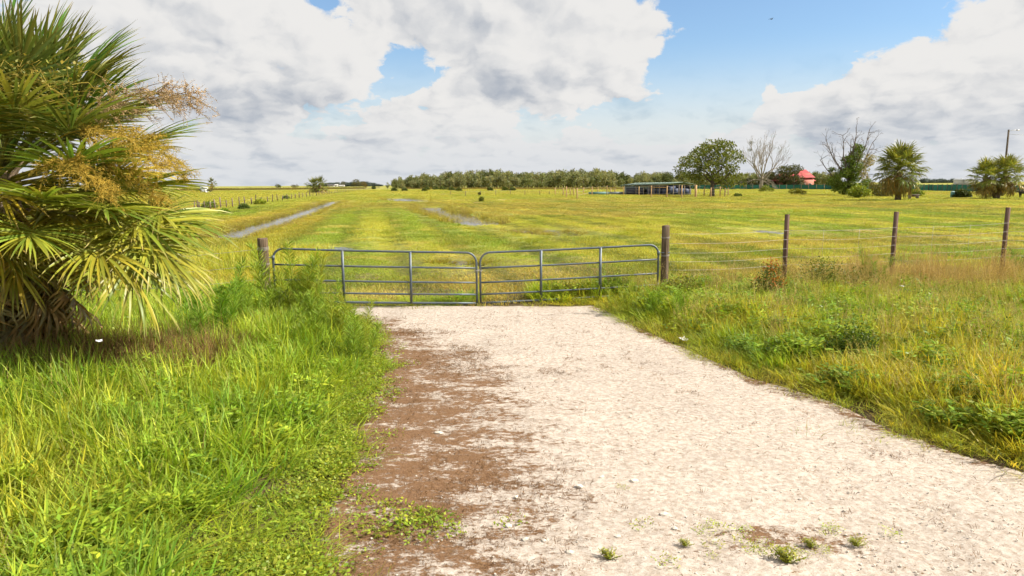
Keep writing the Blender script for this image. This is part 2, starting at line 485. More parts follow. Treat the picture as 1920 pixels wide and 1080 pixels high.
def build_ground():
    xs = axis([(-5000, -400, 12), (-400, -60, 40), (-60, -14, 70), (-14, 14, 150), (14, 60, 70), (60, 400, 40), (400, 5000, 12)])
    ys = axis([(-60, 0, 10), (0, 26, 140), (26, 70, 110), (70, 170, 110), (170, 600, 50), (600, 6000, 14)])
    V, F = grid(xs, ys, height)
    far = sstep(np.hypot(V[:, 0], V[:, 1]), 120, 400)
    V[:, 2] *= (1 - far)
    o = ob('ground', mk('ground', V, F, mat=ground_material(), smooth=True)); o['kind'] = 'structure'
build_ground()

def drive_material():
    mt, q, out = mat('crushed_shell')
    pos = q.n('ShaderNodeNewGeometry').outputs['Position']
    x, y, z = q.sep(pos)[:3]
    big = q.noise(pos, 0.7, 5, 0.65)
    mid = q.noise(pos, 15.0, 7, 0.75)
    fine = q.noise(pos, 70.0, 4, 0.7)
    c = q.mix(q.ss(mid, 0.38, 0.60), (0.370, 0.305, 0.250), (0.495, 0.435, 0.380))
    c = q.vm('SCALE', c, s=q.lin(fine, 0.3, 0.7, 0.74, 1.18))
    c = q.vm('SCALE', c, s=q.lin(big, 0.3, 0.7, 0.90, 1.07))
    # crushed stones of the surface itself, each its own shade
    vo = q.n('ShaderNodeTexVoronoi', feature='F1'); q.put(vo.inputs['Vector'], pos); vo.inputs['Scale'].default_value = 26.0
    st_ = q.sep(vo.outputs['Color'])[0]
    c = q.vm('SCALE', c, s=q.lin(st_, 0, 1, 0.86, 1.10))
    # dead moss and leaf litter matted along the left margin, thinning out across the drive
    vc = q.n('ShaderNodeAttribute', attribute_name='litter').outputs['Fac']
    st = q.noise(q.vm('MULTIPLY', pos, (1.0, 1.6, 1.0)), 10.0, 9, 0.82, dist=0.2)
    st2 = q.noise(q.vm('MULTIPLY', pos, (1.0, 1.9, 1.0)), 1.7, 5, 0.62)
    cut = q.m('SUBTRACT', q.m('ADD', q.m('MULTIPLY', st, 0.9), q.m('MULTIPLY', st2, 0.5)), q.m('SUBTRACT', 0.966, q.m('MULTIPLY', vc, 0.36)))
    lit = q.ss(cut, -0.035, 0.05)
    bc = q.mix(q.ss(fine, 0.35, 0.65), (0.085, 0.038, 0.013), (0.21, 0.108, 0.045))
    c = q.mix(q.m('MULTIPLY', lit, 0.92), c, bc)
    # small dark bits lying about
    sp = q.noise(q.vm('MULTIPLY', pos, (1.0, 1.8, 1.0)), 13.0, 5, 0.75)
    c = q.mix(q.ss(sp, 0.605, 0.655), c, (0.15, 0.088, 0.040))
    pb = q.n('ShaderNodeBsdfPrincipled'); q.put(pb.inputs['Base Color'], c)
    pb.inputs['Roughness'].default_value = 0.95; pb.inputs['Specular IOR Level'].default_value = 0.15
    hgt = q.m('ADD', q.m('MULTIPLY', mid, 0.55), q.m('ADD', q.m('MULTIPLY', st_, 0.35), q.m('MULTIPLY', lit, 0.2)))
    bp = q.n('ShaderNodeBump'); bp.inputs['Strength'].default_value = 0.55; bp.inputs['Distance'].default_value = 0.02
    q.put(bp.inputs['Height'], hgt); q.t.links.new(bp.outputs[0], pb.inputs['Normal'])
    q.t.links.new(pb.outputs[0], out.inputs[0])
    return mt

def litter_amount(x, y):
    """how much dead moss covers the drive at that spot (0..1)"""
    d = seg_dist(x, y, np.array(LEFT_EDGE), False)
    e = seg_dist(x, y, np.array(RIGHT_EDGE), False)
    wob = 1.7 * (fbm(x * 0.9, y * 0.9, 21, 4) - 0.5)
    wid = 0.95 + 1.0 * sstep(y, 14.5, 9.0) * (0.6 + 0.4 * sstep(y, 4.5, 7))
    a = 0.96 - 0.86 * sstep(d + wob, wid * -0.1, wid * 2.5)
    a = a * (1 - sstep(y, 14.6, 15.6))
    b = 0.75 * (1 - sstep(e + wob * 0.6, 0.05, 0.45))
    c0 = gp(1480, 1015)[:2]
    c = 0.74 * np.exp(-(((x - c0[0]) / 1.25) ** 2 + ((y - c0[1]) / 0.38) ** 2))
    c1 = gp(1000, 690)[:2]
    f = 0.42 * np.exp(-(((x - c1[0]) / 2.5) ** 2 + ((y - c1[1]) / 4.0) ** 2))
    return np.clip(np.maximum.reduce([a, b, c, f, np.full_like(a, 0.26)]), 0, 1)

def build_drive():
    def dh(x, y):
        sd = drive_sd(x, y)
        w = 0.10 * (fbm(x * 2.2, y * 2.2, 31, 3) - 0.5)
        edge = sstep(sd + w, -0.02, 0.16)
        n = 0.05 * (fbm(x * 0.7, y * 0.7, 33, 3) - 0.5) + 0.022 * (fbm(x * 5, y * 5, 35, 2) - 0.5)
        return 0.012 + n * (1 - edge) - 0.17 * edge
    xs = np.linspace(-5.2, 10.5, 330); ys = np.linspace(1.0, 17.2, 340)
    V, F = grid(xs, ys, dh)
    keep = drive_sd(V[:, 0], V[:, 1]) < 0.35
    F = F[keep[F].all(1)]
    o = ob('gravel_drive', mk('gravel_drive', V, F, {'litter': litter_amount(V[:, 0], V[:, 1])}, drive_material(), True))
    o['kind'] = 'structure'
build_drive()

def build_water():
    mt, q, out = mat('still_water')
    pb = q.n('ShaderNodeBsdfPrincipled'); pb.inputs['Base Color'].default_value = (0.035, 0.035, 0.025, 1)
    pb.inputs['Roughness'].default_value = 0.06; pb.inputs['IOR'].default_value = 1.33
    pos = q.n('ShaderNodeNewGeometry').outputs['Position']
    bp = q.n('ShaderNodeBump'); bp.inputs['Strength'].default_value = 0.12; bp.inputs['Distance'].default_value = 0.02
    q.put(bp.inputs['Height'], q.noise(pos, 3.0, 3, 0.5)); q.t.links.new(bp.outputs[0], pb.inputs['Normal'])
    q.t.links.new(pb.outputs[0], out.inputs[0])
    names = ['ditch_water', 'pond_water', 'pond_water'] + ['puddle_water'] * 5
    for s, nm in zip(STRIPS, names):
        P = s['p']; n = 14
        seg = np.r_[0, np.cumsum(np.hypot(*np.diff(P, axis=0).T))]
        tt = np.linspace(0, seg[-1], n)
        C = np.c_[np.interp(tt, seg, P[:, 0]), np.interp(tt, seg, P[:, 1])]
        T = np.gradient(C, axis=0); T /= np.linalg.norm(T, axis=1)[:, None]
        C[0] -= T[0] * s['w'] * 1.2; C[-1] += T[-1] * s['w'] * 1.2
        Nn = np.c_[T[:, 1], -T[:, 0]] * s['w'] * 1.3
        V = np.concatenate([np.c_[C - Nn, np.full(n, 0.0)], np.c_[C + Nn, np.full(n, 0.0)]])
        zb = float(height(C[n // 2:n // 2 + 1, 0], C[n // 2:n // 2 + 1, 1])[0])
        V[:, 2] = WATER_Z
        i = np.arange(n - 1)
        o = ob(nm, mk(nm, V, np.c_[i, i + n, i + n + 1, i + 1], mat=mt)); o['kind'] = 'structure'
build_water()

# ------------------------------------------------------------------ gate, posts and the wire fence
M['galv'] = solid('weathered_tube', (0.105, 0.130, 0.155), 0.5, 0.35, var=0.3, scale=5, col2=(0.12, 0.13, 0.13), spec=0.5)
M['post'] = solid('weathered_post', (0.115, 0.078, 0.048), 0.9, var=0.6, scale=6, bump=0.8, streak=(5, 5, 0.35), col2=(0.20, 0.15, 0.105))
M['post_brown'] = solid('brown_post', (0.105, 0.060, 0.042), 0.85, var=0.45, scale=7, bump=0.4, streak=(4, 4, 0.3))
M['wire'] = solid('fence_wire', (0.42, 0.40, 0.37), 0.5, 0.5, var=0.2)
M['post_far'] = solid('grey_post', (0.17, 0.125, 0.10), 0.9, var=0.35, scale=3, objvar=0.35)
M['post_tan'] = solid('tan_post', (0.40, 0.26, 0.13), 0.85, var=0.25, scale=3, objvar=0.2)

RAILS = [0.0, 0.215, 0.505, 0.86, 1.23]
def gate_leaf(A, Bp, hinge_at_start, label):
    """A, Bp: top corners of the leaf"""
    A = np.array(A); Bp = np.array(Bp)
    Lg = np.linalg.norm(Bp - A)
    root = thing('gate_leaf', label, 'gate', loc=(*( (A + Bp) / 2)[:2], 0.0), group='leaves of the double field gate')
    O = np.array(root.location)
    def P(s, z):      # s metres along, z metres over the bottom rail
        return A + (Bp - A) * (s / Lg) + np.array([0, 0, z - 1.23]) - O
    r, rc = 0.0255, 0.24
    pts = [P(0, 0.0)]
    pts += [P(0, 1.23 - rc)]
    for k in range(1, 7):
        a = k / 6 * math.pi / 2
        pts.append(P(rc - rc * math.cos(a), 1.23 - rc + rc * math.sin(a)))
    n = 10
    for k in range(1, n): pts.append(P(rc + (Lg - 2 * rc) * k / n, 1.23 - 0.012 * math.sin(math.pi * k / n)))
    for k in range(0, 7):
        a = k / 6 * math.pi / 2
        pts.append(P(Lg - rc + rc * math.sin(a), 1.23 - rc + rc * math.cos(a)))
    pts.append(P(Lg, -0.05))
    frame = ob('frame', B().tube(pts, r, 10).mesh('frame', M['galv'], True), root)
    for i in range(4):
        z = RAILS[i]
        q = [P(0.02 + (Lg - 0.04) * k / 8, z - 0.012 * math.sin(math.pi * k / 8)) for k in range(9)]
        ob('rail', B().tube(q, r * (1.05 if i == 0 else 0.86), 8).mesh('rail', M['galv'], True), root)
    for f in (1 / 3, 2 / 3):
        a, b2 = P(Lg * f, 0.0), P(Lg * f, 1.22)
        c = (a + b2) / 2; c[1] -= 0.012
        ob('upright', B().box(c, (0.058, 0.05, 1.22), rz=math.atan2(*(Bp - A)[1::-1])).mesh('upright', M['galv']), root)
    s0 = 0.0 if hinge_at_start else Lg
    sg = -1 if hinge_at_start else 1
    dirv = (Bp - A) / Lg
    for z in (0.22, 1.02):
        hb = B().tube([P(s0, z - 0.05), P(s0, z + 0.05)], 0.036, 10)
        hb.tube([P(s0, z), P(s0, z) + dirv * sg * 0.30], 0.013, 6)
        ob('hinge', hb.mesh('hinge', M['galv']), frame)
    return root, P, Lg
GL = dp(511, 466, 15.75); GC1 = dp(893, 474, 16.35); GC2 = dp(900, 474, 16.38); GR = dp(1235, 458.5, 17.0)
left_leaf, PL, LL = gate_leaf(GL, GC1, True, 'left tubular steel gate leaf beside the palm, partly behind weeds')
right_leaf, PR, LR = gate_leaf(GC2, GR, False, 'right tubular steel gate leaf rising towards the tall round post')
# the chain that ties the two leaves together
def chain():
    ch = thing('chain', 'short steel chain looped round the meeting ends of the gate leaves', 'chain', loc=((GC1 + GC2) / 2 * np.array([1, 1, 0]) + np.array([0, 0, GC1[2] - 0.43])))
    for k in range(9):
        a = k / 9 * 2 * math.pi
        c = np.array([0.085 * math.cos(a), 0.062 * math.sin(a), 0.012 * math.sin(3 * a)])
        t = np.array([-math.sin(a), math.cos(a) * 0.7, 0.0]); up = np.array([0, 0, 1.0]) if k % 2 else np.array([math.cos(a), math.sin(a), 0])
        loop = [c + t * 0.032 * math.cos(b) + up * 0.016 * math.sin(b) for b in np.linspace(0, 2 * math.pi, 9)]
        ob('link', B().tube(loop, 0.0055, 5, cap=False).mesh('link', M['wire'], True), ch)
chain()

def round_post(px, ptop, Y, rad, label, wires):
    top = dp(px, ptop, Y)
    h = top[2] + 0.25
    root = thing('gate_post', label, 'post', loc=(top[0], top[1], -0.25), group='round wooden gate posts')
    b = B(); n = 14; k = 18
    zs = np.r_[0, np.linspace(0.1, h - 0.012, n - 2), h]
    V = []
    for i, z in enumerate(zs):
        a = np.arange(k) * 2 * math.pi / k
        rr = rad * (1.04 - 0.07 * z / h) * (1 + 0.05 * (vnoise(np.cos(a) * 2 + 3, np.sin(a) * 2 + z * 1.3, 3) - 0.5) + 0.03 * (vnoise(a * 3, z * 0.5, 8) - 0.5))
        if i == n - 1: rr = rr * 0.93
        V.append(np.c_[rr * np.cos(a), rr * np.sin(a), np.full(k, z + (0.012 * np.sin(a * 2) if i >= n - 2 else 0))])
    V = np.concatenate(V)
    i, j = np.meshgrid(np.arange(n - 1), np.arange(k), indexing='ij'); i = i.ravel(); j = j.ravel(); j2 = (j + 1) % k
    b.add(V, np.c_[i * k + j, i * k + j2, (i + 1) * k + j2, (i + 1) * k + j])
    b.F.setdefault(k, []).append((np.arange(k) + (n - 1) * k)[None])
    pst = ob('post', b.mesh('post', M['post'], False), root)
    for z in wires:
        a = np.linspace(0, 2 * math.pi, 20)
        for dz in (0, 0.022):
            pts = np.c_[(rad * 1.05) * np.cos(a), (rad * 1.05) * np.sin(a), h - z + dz + 0.01 * np.sin(a + z)]
            ob('wire_wrap', B().tube(pts, 0.0045, 5, cap=False).mesh('wire_wrap', M['wire'], True), pst)
    return top
LP = round_post(492, 447, 15.65, 0.118, 'thick round wooden post left of the gate, wrapped with wire', (0.22, 0.26, 0.60))
RP = round_post(1248.5, 423, 17.1, 0.098, 'tall round wooden post at the right end of the gate', (0.30, 0.75))

def wire_fence():
    root = thing('wire_fence', 'wire fence on square brown posts running right from the gate through tall weeds', 'fence', loc=(RP[0], RP[1], 0))
    O = np.array(root.location)
    tops = [dp(1476.5, 402, 18.2), dp(1680, 397, 18.6), dp(1890, 389, 18.9), dp(2110, 383, 19.2)]
    bl = B().box((0, 0, 0), (0.105, 0.105, 1.0)).mesh('fence_post', M['post_brown'])
    for k, t in enumerate(tops):
        h = t[2] + 0.2
        o = ob('fence_post', B().box((0, 0, h / 2), (0.088, 0.088, h), rz=R(28), lean=((-0.002, 0.01, 0.006, 0)[k], 0)).mesh('fence_post', M['post_brown']), root, loc=np.array([t[0], t[1], -0.2]) - O)
    anchors = [RP] + tops
    for drop in (0.42, 0.66, 0.90, 1.12, 1.33):
        for a, b2 in zip(anchors[:-1], anchors[1:]):
            A = np.array([a[0], a[1] - 0.075, a[2] - drop + (0.22 if a is RP else 0)]) - O
            Bp = np.array([b2[0], b2[1] - 0.075, b2[2] - drop]) - O
            pts = [A + (Bp - A) * s - np.array([0, 0, 0.035 * math.sin(math.pi * s) * (1 + drop * 0.3)]) for s in np.linspace(0, 1, 9)]
            ob('wire', B().tube(pts, 0.0032, 5).mesh('wire', M['wire']), root)
    for a, b2 in zip(tops[:-1], tops[1:]):      # twisted stays between the strands
        for s in (0.33, 0.66):
            A = a + (b2 - a) * s - O; A[1] -= 0.07
            ob('stay_wire', B().tube([A - [0, 0, 0.42], A - [0.01, 0, 0.9], A - [0, 0, 1.33]], 0.0035, 4).mesh('stay_wire', M['wire']), root)
wire_fence()
def left_wires():
    root = thing('wire_strand', 'rusty wire strands running from the left gate post into the palm', 'wire', loc=(LP[0], LP[1], 0))
    O = np.array(root.location)
    for drop in (0.25, 0.62, 0.95):
        A = np.array([LP[0] - 0.11, LP[1], LP[2] - drop]); Bp = np.array([-10.5, 14.6, 1.35 - drop * 0.9 + 0.2])
        pts = [A + (Bp - A) * s - np.array([0, 0, 0.09 * math.sin(math.pi * s)]) - O for s in np.linspace(0, 1, 10)]
        ob('strand', B().tube(pts, 0.004, 5).mesh('strand', M['wire']), root)
left_wires()

# ------------------------------------------------------------------ palms
def frond_mesh(name, nseg, seclen, petiole, droop, K=6, spread=128, fold=1.0, seed=0, costa=0.34, torn=0.0):
    """one fan leaf: stalk along +X from the origin, blade beyond it, face up (+Z)"""
    rg = np.random.default_rng(seed)
    b = B()
    # stalk: arches a little
    n = 7; t = np.linspace(0, 1, n)
    sx = petiole * t; sz = 0.10 * petiole * np.sin(t * 1.6) - droop * 0.10 * petiole * t ** 2
    b.tube(np.c_[sx, np.zeros(n), sz], np.linspace(0.026, 0.011, n), 5, v=np.zeros(n * 5), r=0.75)
    hub = np.array([sx[-1], 0, sz[-1]])
    ang = np.linspace(-spread, spread, nseg) * math.pi / 180
    for i, a in enumerate(ang):
        f = 1 - abs(a) / math.radians(spread)              # 1 in the middle
        cst = costa * f ** 1.2                              # the midrib runs into the blade and bends down
        org = hub + np.array([cst * math.cos(cst * droop * 1.4), 0, -0.35 * droop * cst ** 2 - 0.02 * (1 - f)])
        L = seclen * (0.66 + 0.34 * f ** 0.7) * rg.uniform(0.86, 1.08)
        if rg.random() < torn: L *= rg.uniform(0.4, 0.8)
        az = a * 0.93 + rg.normal(0, 0.03)
        tt = np.linspace(0, 1, K)
        pitch0 = 0.30 * fold * (1 - f) * 0.8 + rg.normal(0, 0.07)   # outer segments lift: a shallow cup
        dr = droop * rg.uniform(0.55, 1.45)
        th = pitch0 - dr * 1.35 * tt ** 2.4
        ds = L / (K - 1)
        hz = np.r_[0, np.cumsum(np.cos((th[1:] + th[:-1]) / 2)) * ds]
        zz = np.r_[0, np.cumsum(np.sin((th[1:] + th[:-1]) / 2)) * ds]
        c = org + np.c_[hz * math.cos(az), hz * math.sin(az), zz]
        side = np.array([-math.sin(az), math.cos(az), 0])
        w = np.interp(tt, [0, 0.12, 0.42, 0.75, 1], [0.004, 0.014, 0.024, 0.015, 0.001]) * (seclen / 0.95) * (44 / nseg) ** 0.75
        tw = rg.normal(0, 0.35)
        sd = side * math.cos(tw) + np.array([0, 0, 1]) * math.sin(tw)
        up = np.array([0, 0, 1.0]) * 0.45
        V = np.concatenate([c - sd * w[:, None] + up * w[:, None] * 0.6, c, c + sd * w[:, None] + up * w[:, None] * 0.6])
        k = np.arange(K - 1)
        b.add(V, np.concatenate([np.c_[k, k + K, k + K + 1, k + 1], np.c_[k + K, k + 2 * K, k + 2 * K + 1, k + K + 1]]), np.tile(tt, 3), rg.random())
    return b.mesh(name, M['frond'])
FR = [frond_mesh('frond', 54, 0.92, 1.10, d, seed=s, fold=f, torn=tn) for s, d, f, tn in ((1, 0.12, 1.5, 0.03), (2, 0.20, 1.3, 0.05), (3, 0.33, 1.0, 0.08), (4, 0.52, 0.7, 0.12), (5, 0.78, 0.5, 0.18), (6, 0.26, 1.2, 0.05))]
FD = [frond_mesh('dead_frond', 34, 0.8, 0.75, 1.7, seed=s, fold=0.2, torn=0.35, spread=100) for s in (11, 12)]
FL = [frond_mesh('far_frond', 18, 0.95, 1.0, d, K=4, seed=s, fold=f) for s, d, f in ((21, 0.5, 1.2), (22, 0.8, 0.9), (23, 1.1, 0.5))]

def place_frond(root, me, name, org, az, el, roll, s, col):
    """stalk leaves org towards az/el"""
    q = Matrix.Rotation(az, 4, 'Z') @ Matrix.Rotation(-el, 4, 'Y') @ Matrix.Rotation(roll, 4, 'X')
    o = ob(name, me, root, color=col)
    o.matrix_local = Matrix.Translation(Vector(org)) @ q @ Matrix.Scale(s, 4)
    return o

def boots(root, h0, h1, rad, n, sc_=1.0, lean=(0, 0)):
    bm = B()
    for s in (-1, 1):
        bm.tube([(0, s * 0.055, 0.0), (0.05, s * 0.03, 0.16), (0.12, s * 0.005, 0.33), (0.19, 0, 0.44)], [0.042, 0.036, 0.030, 0.022], 5)
    me = bm.mesh('leaf_base', M['boot'])
    for k in range(n):
        f = (k + random.random() * 0.5) / n
        z = h0 + (h1 - h0) * f
        a = k * 2.39996 + random.uniform(-0.15, 0.15)
        r = rad
        o = ob('leaf_base', me, root)
        o.matrix_local = Matrix.Translation((lean[0] * z + r * math.cos(a), lean[1] * z + r * math.sin(a), z)) @ Matrix.Rotation(a, 4, 'Z') @ Matrix.Rotation(random.uniform(-0.1, 0.25), 4, 'Y') @ Matrix.Scale(sc_ * random.uniform(0.85, 1.2), 4)

def spray_mesh(name, L, nb, nbl, arch, seed, thick=0.012, fl=0.012, bead=True):
    """a branching flower stalk: arching stem, side branches, fine twigs set with tiny flowers"""
    rg = np.random.default_rng(seed); b = B()
    t = np.linspace(0, 1, 12); th = 0.35 - arch * t ** 1.3
    hz = np.r_[0, np.cumsum(np.cos(th[1:]))] * L / 11; zz = np.r_[0, np.cumsum(np.sin(th[1:]))] * L / 11
    stem = np.c_[hz, np.zeros(12), zz]
    b.tube(stem, np.linspace(thick, thick * 0.3, 12), 5, r=0.3)
    P = []; D = []
    for i in range(nb):
        f = rg.uniform(0.22, 1.0); p0 = np.array([np.interp(f, t, stem[:, k]) for k in range(3)])
        a = rg.uniform(-1.2, 1.2); l = L * rg.uniform(0.16, 0.34) * (1.25 - f * 0.7)
        d = np.array([math.cos(a) * 0.8, math.sin(a) * 0.9, rg.uniform(-0.55, 0.3)]); d /= np.linalg.norm(d)
        tt = np.linspace(0, 1, 5)[:, None]
        br = p0 + d * l * tt + np.array([0, 0, -0.35 * l]) * tt ** 2
        b.tube(br, np.linspace(thick * 0.42, thick * 0.14, 5), 3, cap=False, r=0.35)
        for j in range(nbl):
            g = rg.uniform(0.15, 1.0); q0 = np.array([np.interp(g, tt[:, 0], br[:, k]) for k in range(3)])
            dd = d * 0.6 + rg.normal(0, 0.7, 3); dd /= np.linalg.norm(dd)
            ll = rg.uniform(0.05, 0.14) * (L / 1.5)
            b.tube([q0, q0 + dd * ll * 0.5 + [0, 0, -0.008], q0 + dd * ll + [0, 0, -0.03]], [0.0024, 0.0021, 0.0015], 3, cap=False, r=rg.random())
            if bead:
                m_ = 9
                P.append(q0 + dd * ll * rg.uniform(0.1, 1.0, (m_, 1)) + rg.normal(0, 0.006, (m_, 3)))
    if P:
        P = np.concatenate(P); leaves(b, P, rdir(len(P)), fl, fl * 0.8)
    return b.mesh(name, M['spray'])

def big_palm():
    base = dp(8, 715, 10.3); base[2] = 0
    crown = dp(-8, 318, 10.3); H = crown[2]
    root = thing('cabbage_palm', 'big cabbage palm filling the left edge, with yellow flower sprays', 'palm tree', loc=(base[0], base[1], 0))
    n = 16; z = np.linspace(-0.2, H, n); lx = (crown[0] - base[0])
    ob('trunk', B().tube(np.c_[lx * np.clip(z / H, 0, 1), 0 * z, z], 0.20 + 0.06 * np.exp(-z * 1.5), 14).mesh('trunk', M['palm_trunk'], True), root)
    boots(root, 0.35, H - 0.1, 0.195, 72, 1.0, lean=(lx / H, 0))
    c0 = np.array([lx, 0, H - 0.05])
    N = 112
    for k in range(N):
        f = k / (N - 1)                                   # 0 youngest .. 1 oldest
        az = k * 2.39996 + random.uniform(-0.25, 0.25)
        el = R(84 - 128 * f ** 0.85 + random.uniform(-7, 7))
        s = (0.92 + 0.32 * math.sin(math.pi * min(1, f * 1.25))) * random.uniform(0.92, 1.08)
        me = FR[0] if f < 0.12 else FR[1] if f < 0.3 else FR[(2, 5)[k % 2]] if f < 0.55 else FR[3] if f < 0.8 else FR[4]
        g = random.random()
        col = (0.155 + 0.07 * g, 0.205 + 0.04 * g, 0.060) if f < 0.45 else (0.22 + 0.13 * g, 0.25 + 0.05 * g, 0.036) if f < 0.75 else (0.29 + 0.10 * g, 0.29 + 0.03 * g, 0.045)
        org = c0 + np.array([0.13 * math.cos(az), 0.13 * math.sin(az), 0.25 - 0.75 * f])
        place_frond(root, me, 'frond', org, az, el, random.uniform(-0.45, 0.45), s, col)
    # fronds that carry the outline on the near side: where the photograph shows them
    for px, py, ry, az_, el_, s_, mi, col in (
            (262, 448, 9.4, -0.30, -0.55, 1.1, 3, (0.20, 0.185, 0.032)), (225, 478, 9.1, -0.55, -0.80, 1.1, 4, (0.21, 0.19, 0.034)), (280, 405, 9.9, 0.0, -0.25, 1.1, 2, (0.18, 0.18, 0.03)), (60, 440, 8.7, -1.1, -0.2, 1.0, 5, (0.18, 0.18, 0.03)), (175, 400, 9.2, -0.45, -0.05, 1.05, 2, (0.17, 0.175, 0.03)), (270, 470, 9.9, 0.0, -0.7, 1.05, 3, (0.20, 0.18, 0.034)),
            (168, 462, 9.1, -0.62, -0.30, 1.1, 3, (0.235, 0.20, 0.032)), (236, 428, 9.6, -0.25, -0.16, 1.25, 2, (0.20, 0.19, 0.030)),
            (215, 365, 9.9, -0.05, 0.12, 1.25, 2, (0.17, 0.17, 0.030)), 
            (130, 245, 10.2, 0.25, 0.62, 1.25, 1, (0.10, 0.145, 0.03)), (60, 180, 10.4, 0.5, 1.05, 1.3, 0, (0.085, 0.135, 0.03)),
            (80, 390, 8.9, -0.9, 0.15, 1.1, 5, (0.15, 0.165, 0.03)), (130, 180, 10.6, 0.4, 0.78, 1.25, 1, (0.09, 0.14, 0.03)),
            (20, 120, 10.5, 0.9, 1.25, 1.25, 0, (0.08, 0.13, 0.03)), (215, 300, 10.5, 0.1, 0.32, 1.25, 5, (0.12, 0.15, 0.03)), (120, 330, 9.2, -0.55, 0.3, 1.15, 5, (0.12, 0.155, 0.03))):
        col = (col[0] * 1.35, col[1] * 1.6, col[2] * 1.5); hub = dp(px, py, ry) - np.array([base[0], base[1], 0])
        d = np.array([math.cos(az_) * math.cos(el_), math.sin(az_) * math.cos(el_), math.sin(el_)])
        place_frond(root, FR[mi], 'frond', hub - d * 1.10 * s_, az_, el_, random.uniform(-0.3, 0.3), s_, col)
    for k in range(34):                                   # the brown skirt under the crown
        az = -2.0 + 2.9 * k / 33 + random.uniform(-0.2, 0.2)
        g = random.random()
        place_frond(root, FD[k % 2], 'dead_frond', c0 + np.array([0.15 * math.cos(az), 0.15 * math.sin(az), -0.45 - 1.15 * random.random()]), az, R(random.uniform(-72, -30)), random.uniform(-0.6, 0.6), random.uniform(0.85, 1.1), (0.25 + 0.16 * g, 0.185 + 0.11 * g, 0.105 + 0.06 * g))
    sy = [spray_mesh('flower_spray', 1.75, 46, 15, 1.5, s) for s in (31, 32)]
    sb = spray_mesh('dry_spray', 1.9, 34, 9, 0.95, 33, fl=0.016)
    yel = (0.50, 0.36, 0.065); tan = (0.46, 0.33, 0.21)
    for px, py, ry, az_, el_, s_, me, nm, col in (
            (95, 268, 9.5, -0.18, 0.15, 1.0, sy[0], 'flower_spray', yel), (150, 262, 9.9, -0.05, 0.02, 0.95, sy[1], 'flower_spray', (0.48, 0.36, 0.05)),
            (60, 330, 9.2, -0.45, 0.18, 0.9, sy[1], 'flower_spray', yel), (150, 305, 9.6, -0.2, -0.1, 0.75, sy[0], 'flower_spray', yel),
            (110, 250, 9.9, 0.0, 0.34, 1.12, sb, 'dry_spray', tan), (150, 225, 10.3, 0.1, 0.22, 0.9, sb, 'dry_spray', (0.36, 0.26, 0.17)), (100, 215, 10.4, 0.2, 0.30, 0.85, sb, 'dry_spray', tan)):
        hub = dp(px, py, ry) - np.array([base[0], base[1], 0])
        place_frond(root, me, nm, hub, az_, el_, random.uniform(-0.4, 0.4), s_, col)
    # the tangle of vine caught in the crown
    b = B()
    P = rng.normal(0, 1, (420, 3)) * [0.42, 0.28, 0.16]
    leaves(b, P, rdir(420), rng.uniform(0.03, 0.075, 420), rng.uniform(0.02, 0.05, 420))
    for k in range(60):
        a0 = rng.normal(0, 1, 3) * [0.5, 0.28, 0.22] + [0.1, 0, -0.12]; d = rdir(1)[0] * [1, 1, 0.6]
        tt = np.linspace(0, 1, 6)[:, None]
        b.tube(a0 + d * tt * rng.uniform(0.25, 0.6) + rng.normal(0, 0.03, (6, 3)), 0.004, 3, cap=False, r=0.95)
    vp = dp(52, 152, 9.4)
    v = ob('vine', b.mesh('vine', M['oleaf']), loc=vp, color=(0.25, 0.23, 0.055))
    tag(v, 'small leafy vine with brown stems tangled in the top of the big palm', 'vine')
big_palm()

def far_palm(px, pbase, crowns, label, group='cabbage palms standing in the distance', tilt=None, nfr=38, col=(0.12, 0.135, 0.035), srad=1.0, name='cabbage_palm'):
    """crowns: list of (px, py, radius_px, trunk)"""
    base = gp(px, pbase); Y = base[1]
    root = thing(name, label, 'palm tree', loc=(base[0], base[1], 0), group=group)
    for cx, cy, rp in crowns:
        c = dp(cx, cy, Y) - np.array([base[0], base[1], 0])
        rad_m = rp / FPX * Y
        h = c[2]
        tz = np.linspace(0, 1, 8)
        tr = np.clip(0.36 * (rad_m / 3.4), 0.25, 0.6)
        pts = np.c_[c[0] * tz ** 1.1 + 0.25 * (cx - px) / 30 * np.sin(tz * 3), 0 * tz, h * tz]
        ob('trunk', B().tube(pts, tr * (1.15 - 0.25 * tz), 9).mesh('trunk', M['palm_trunk'], True), root)
        sc_ = rad_m / 1.95
        for k in range(12):
            f = k / 11; a = k * 2.4
            i = f * 0.6 + 0.35; p = np.array([np.interp(i, tz, pts[:, j]) for j in range(3)])
            o = ob('leaf_base', BOOT_FAR, root)
            o.matrix_local = Matrix.Translation(Vector(p) + Vector((tr * math.cos(a), tr * math.sin(a), 0))) @ Matrix.Rotation(a, 4, 'Z') @ Matrix.Scale(1.6, 4)
        for k in range(nfr):
            f = k / (nfr - 1)
            az = k * 2.39996 + random.uniform(-0.3, 0.3)
            el = R(84 - 148 * f ** 0.85 + random.uniform(-9, 9))
            g = random.random(); old = f > 0.72
            cc = (0.24 + 0.08 * g, 0.175 + 0.03 * g, 0.05) if old else tuple(col[j] * (1.25 + 0.9 * g) for j in range(3))
            place_frond(root, FL[0 if f < 0.25 else 1 if f < 0.65 else 2], 'frond', c + np.array([0, 0, 0.3 - 0.9 * f]) * (sc_ * 0.5), az, el, random.uniform(-0.5, 0.5), sc_ * random.uniform(0.88, 1.1), cc)
    return root
_b = B().tube([(0, 0, 0), (0.10, 0, 0.2), (0.22, 0, 0.4)], [0.10, 0.08, 0.05], 5)
BOOT_FAR = _b.mesh('leaf_base', M['boot'])
far_palm(1683, 376, [(1686, 318, 46)], 'stout cabbage palm with a full round crown right of the vine-covered dead tree', nfr=92)
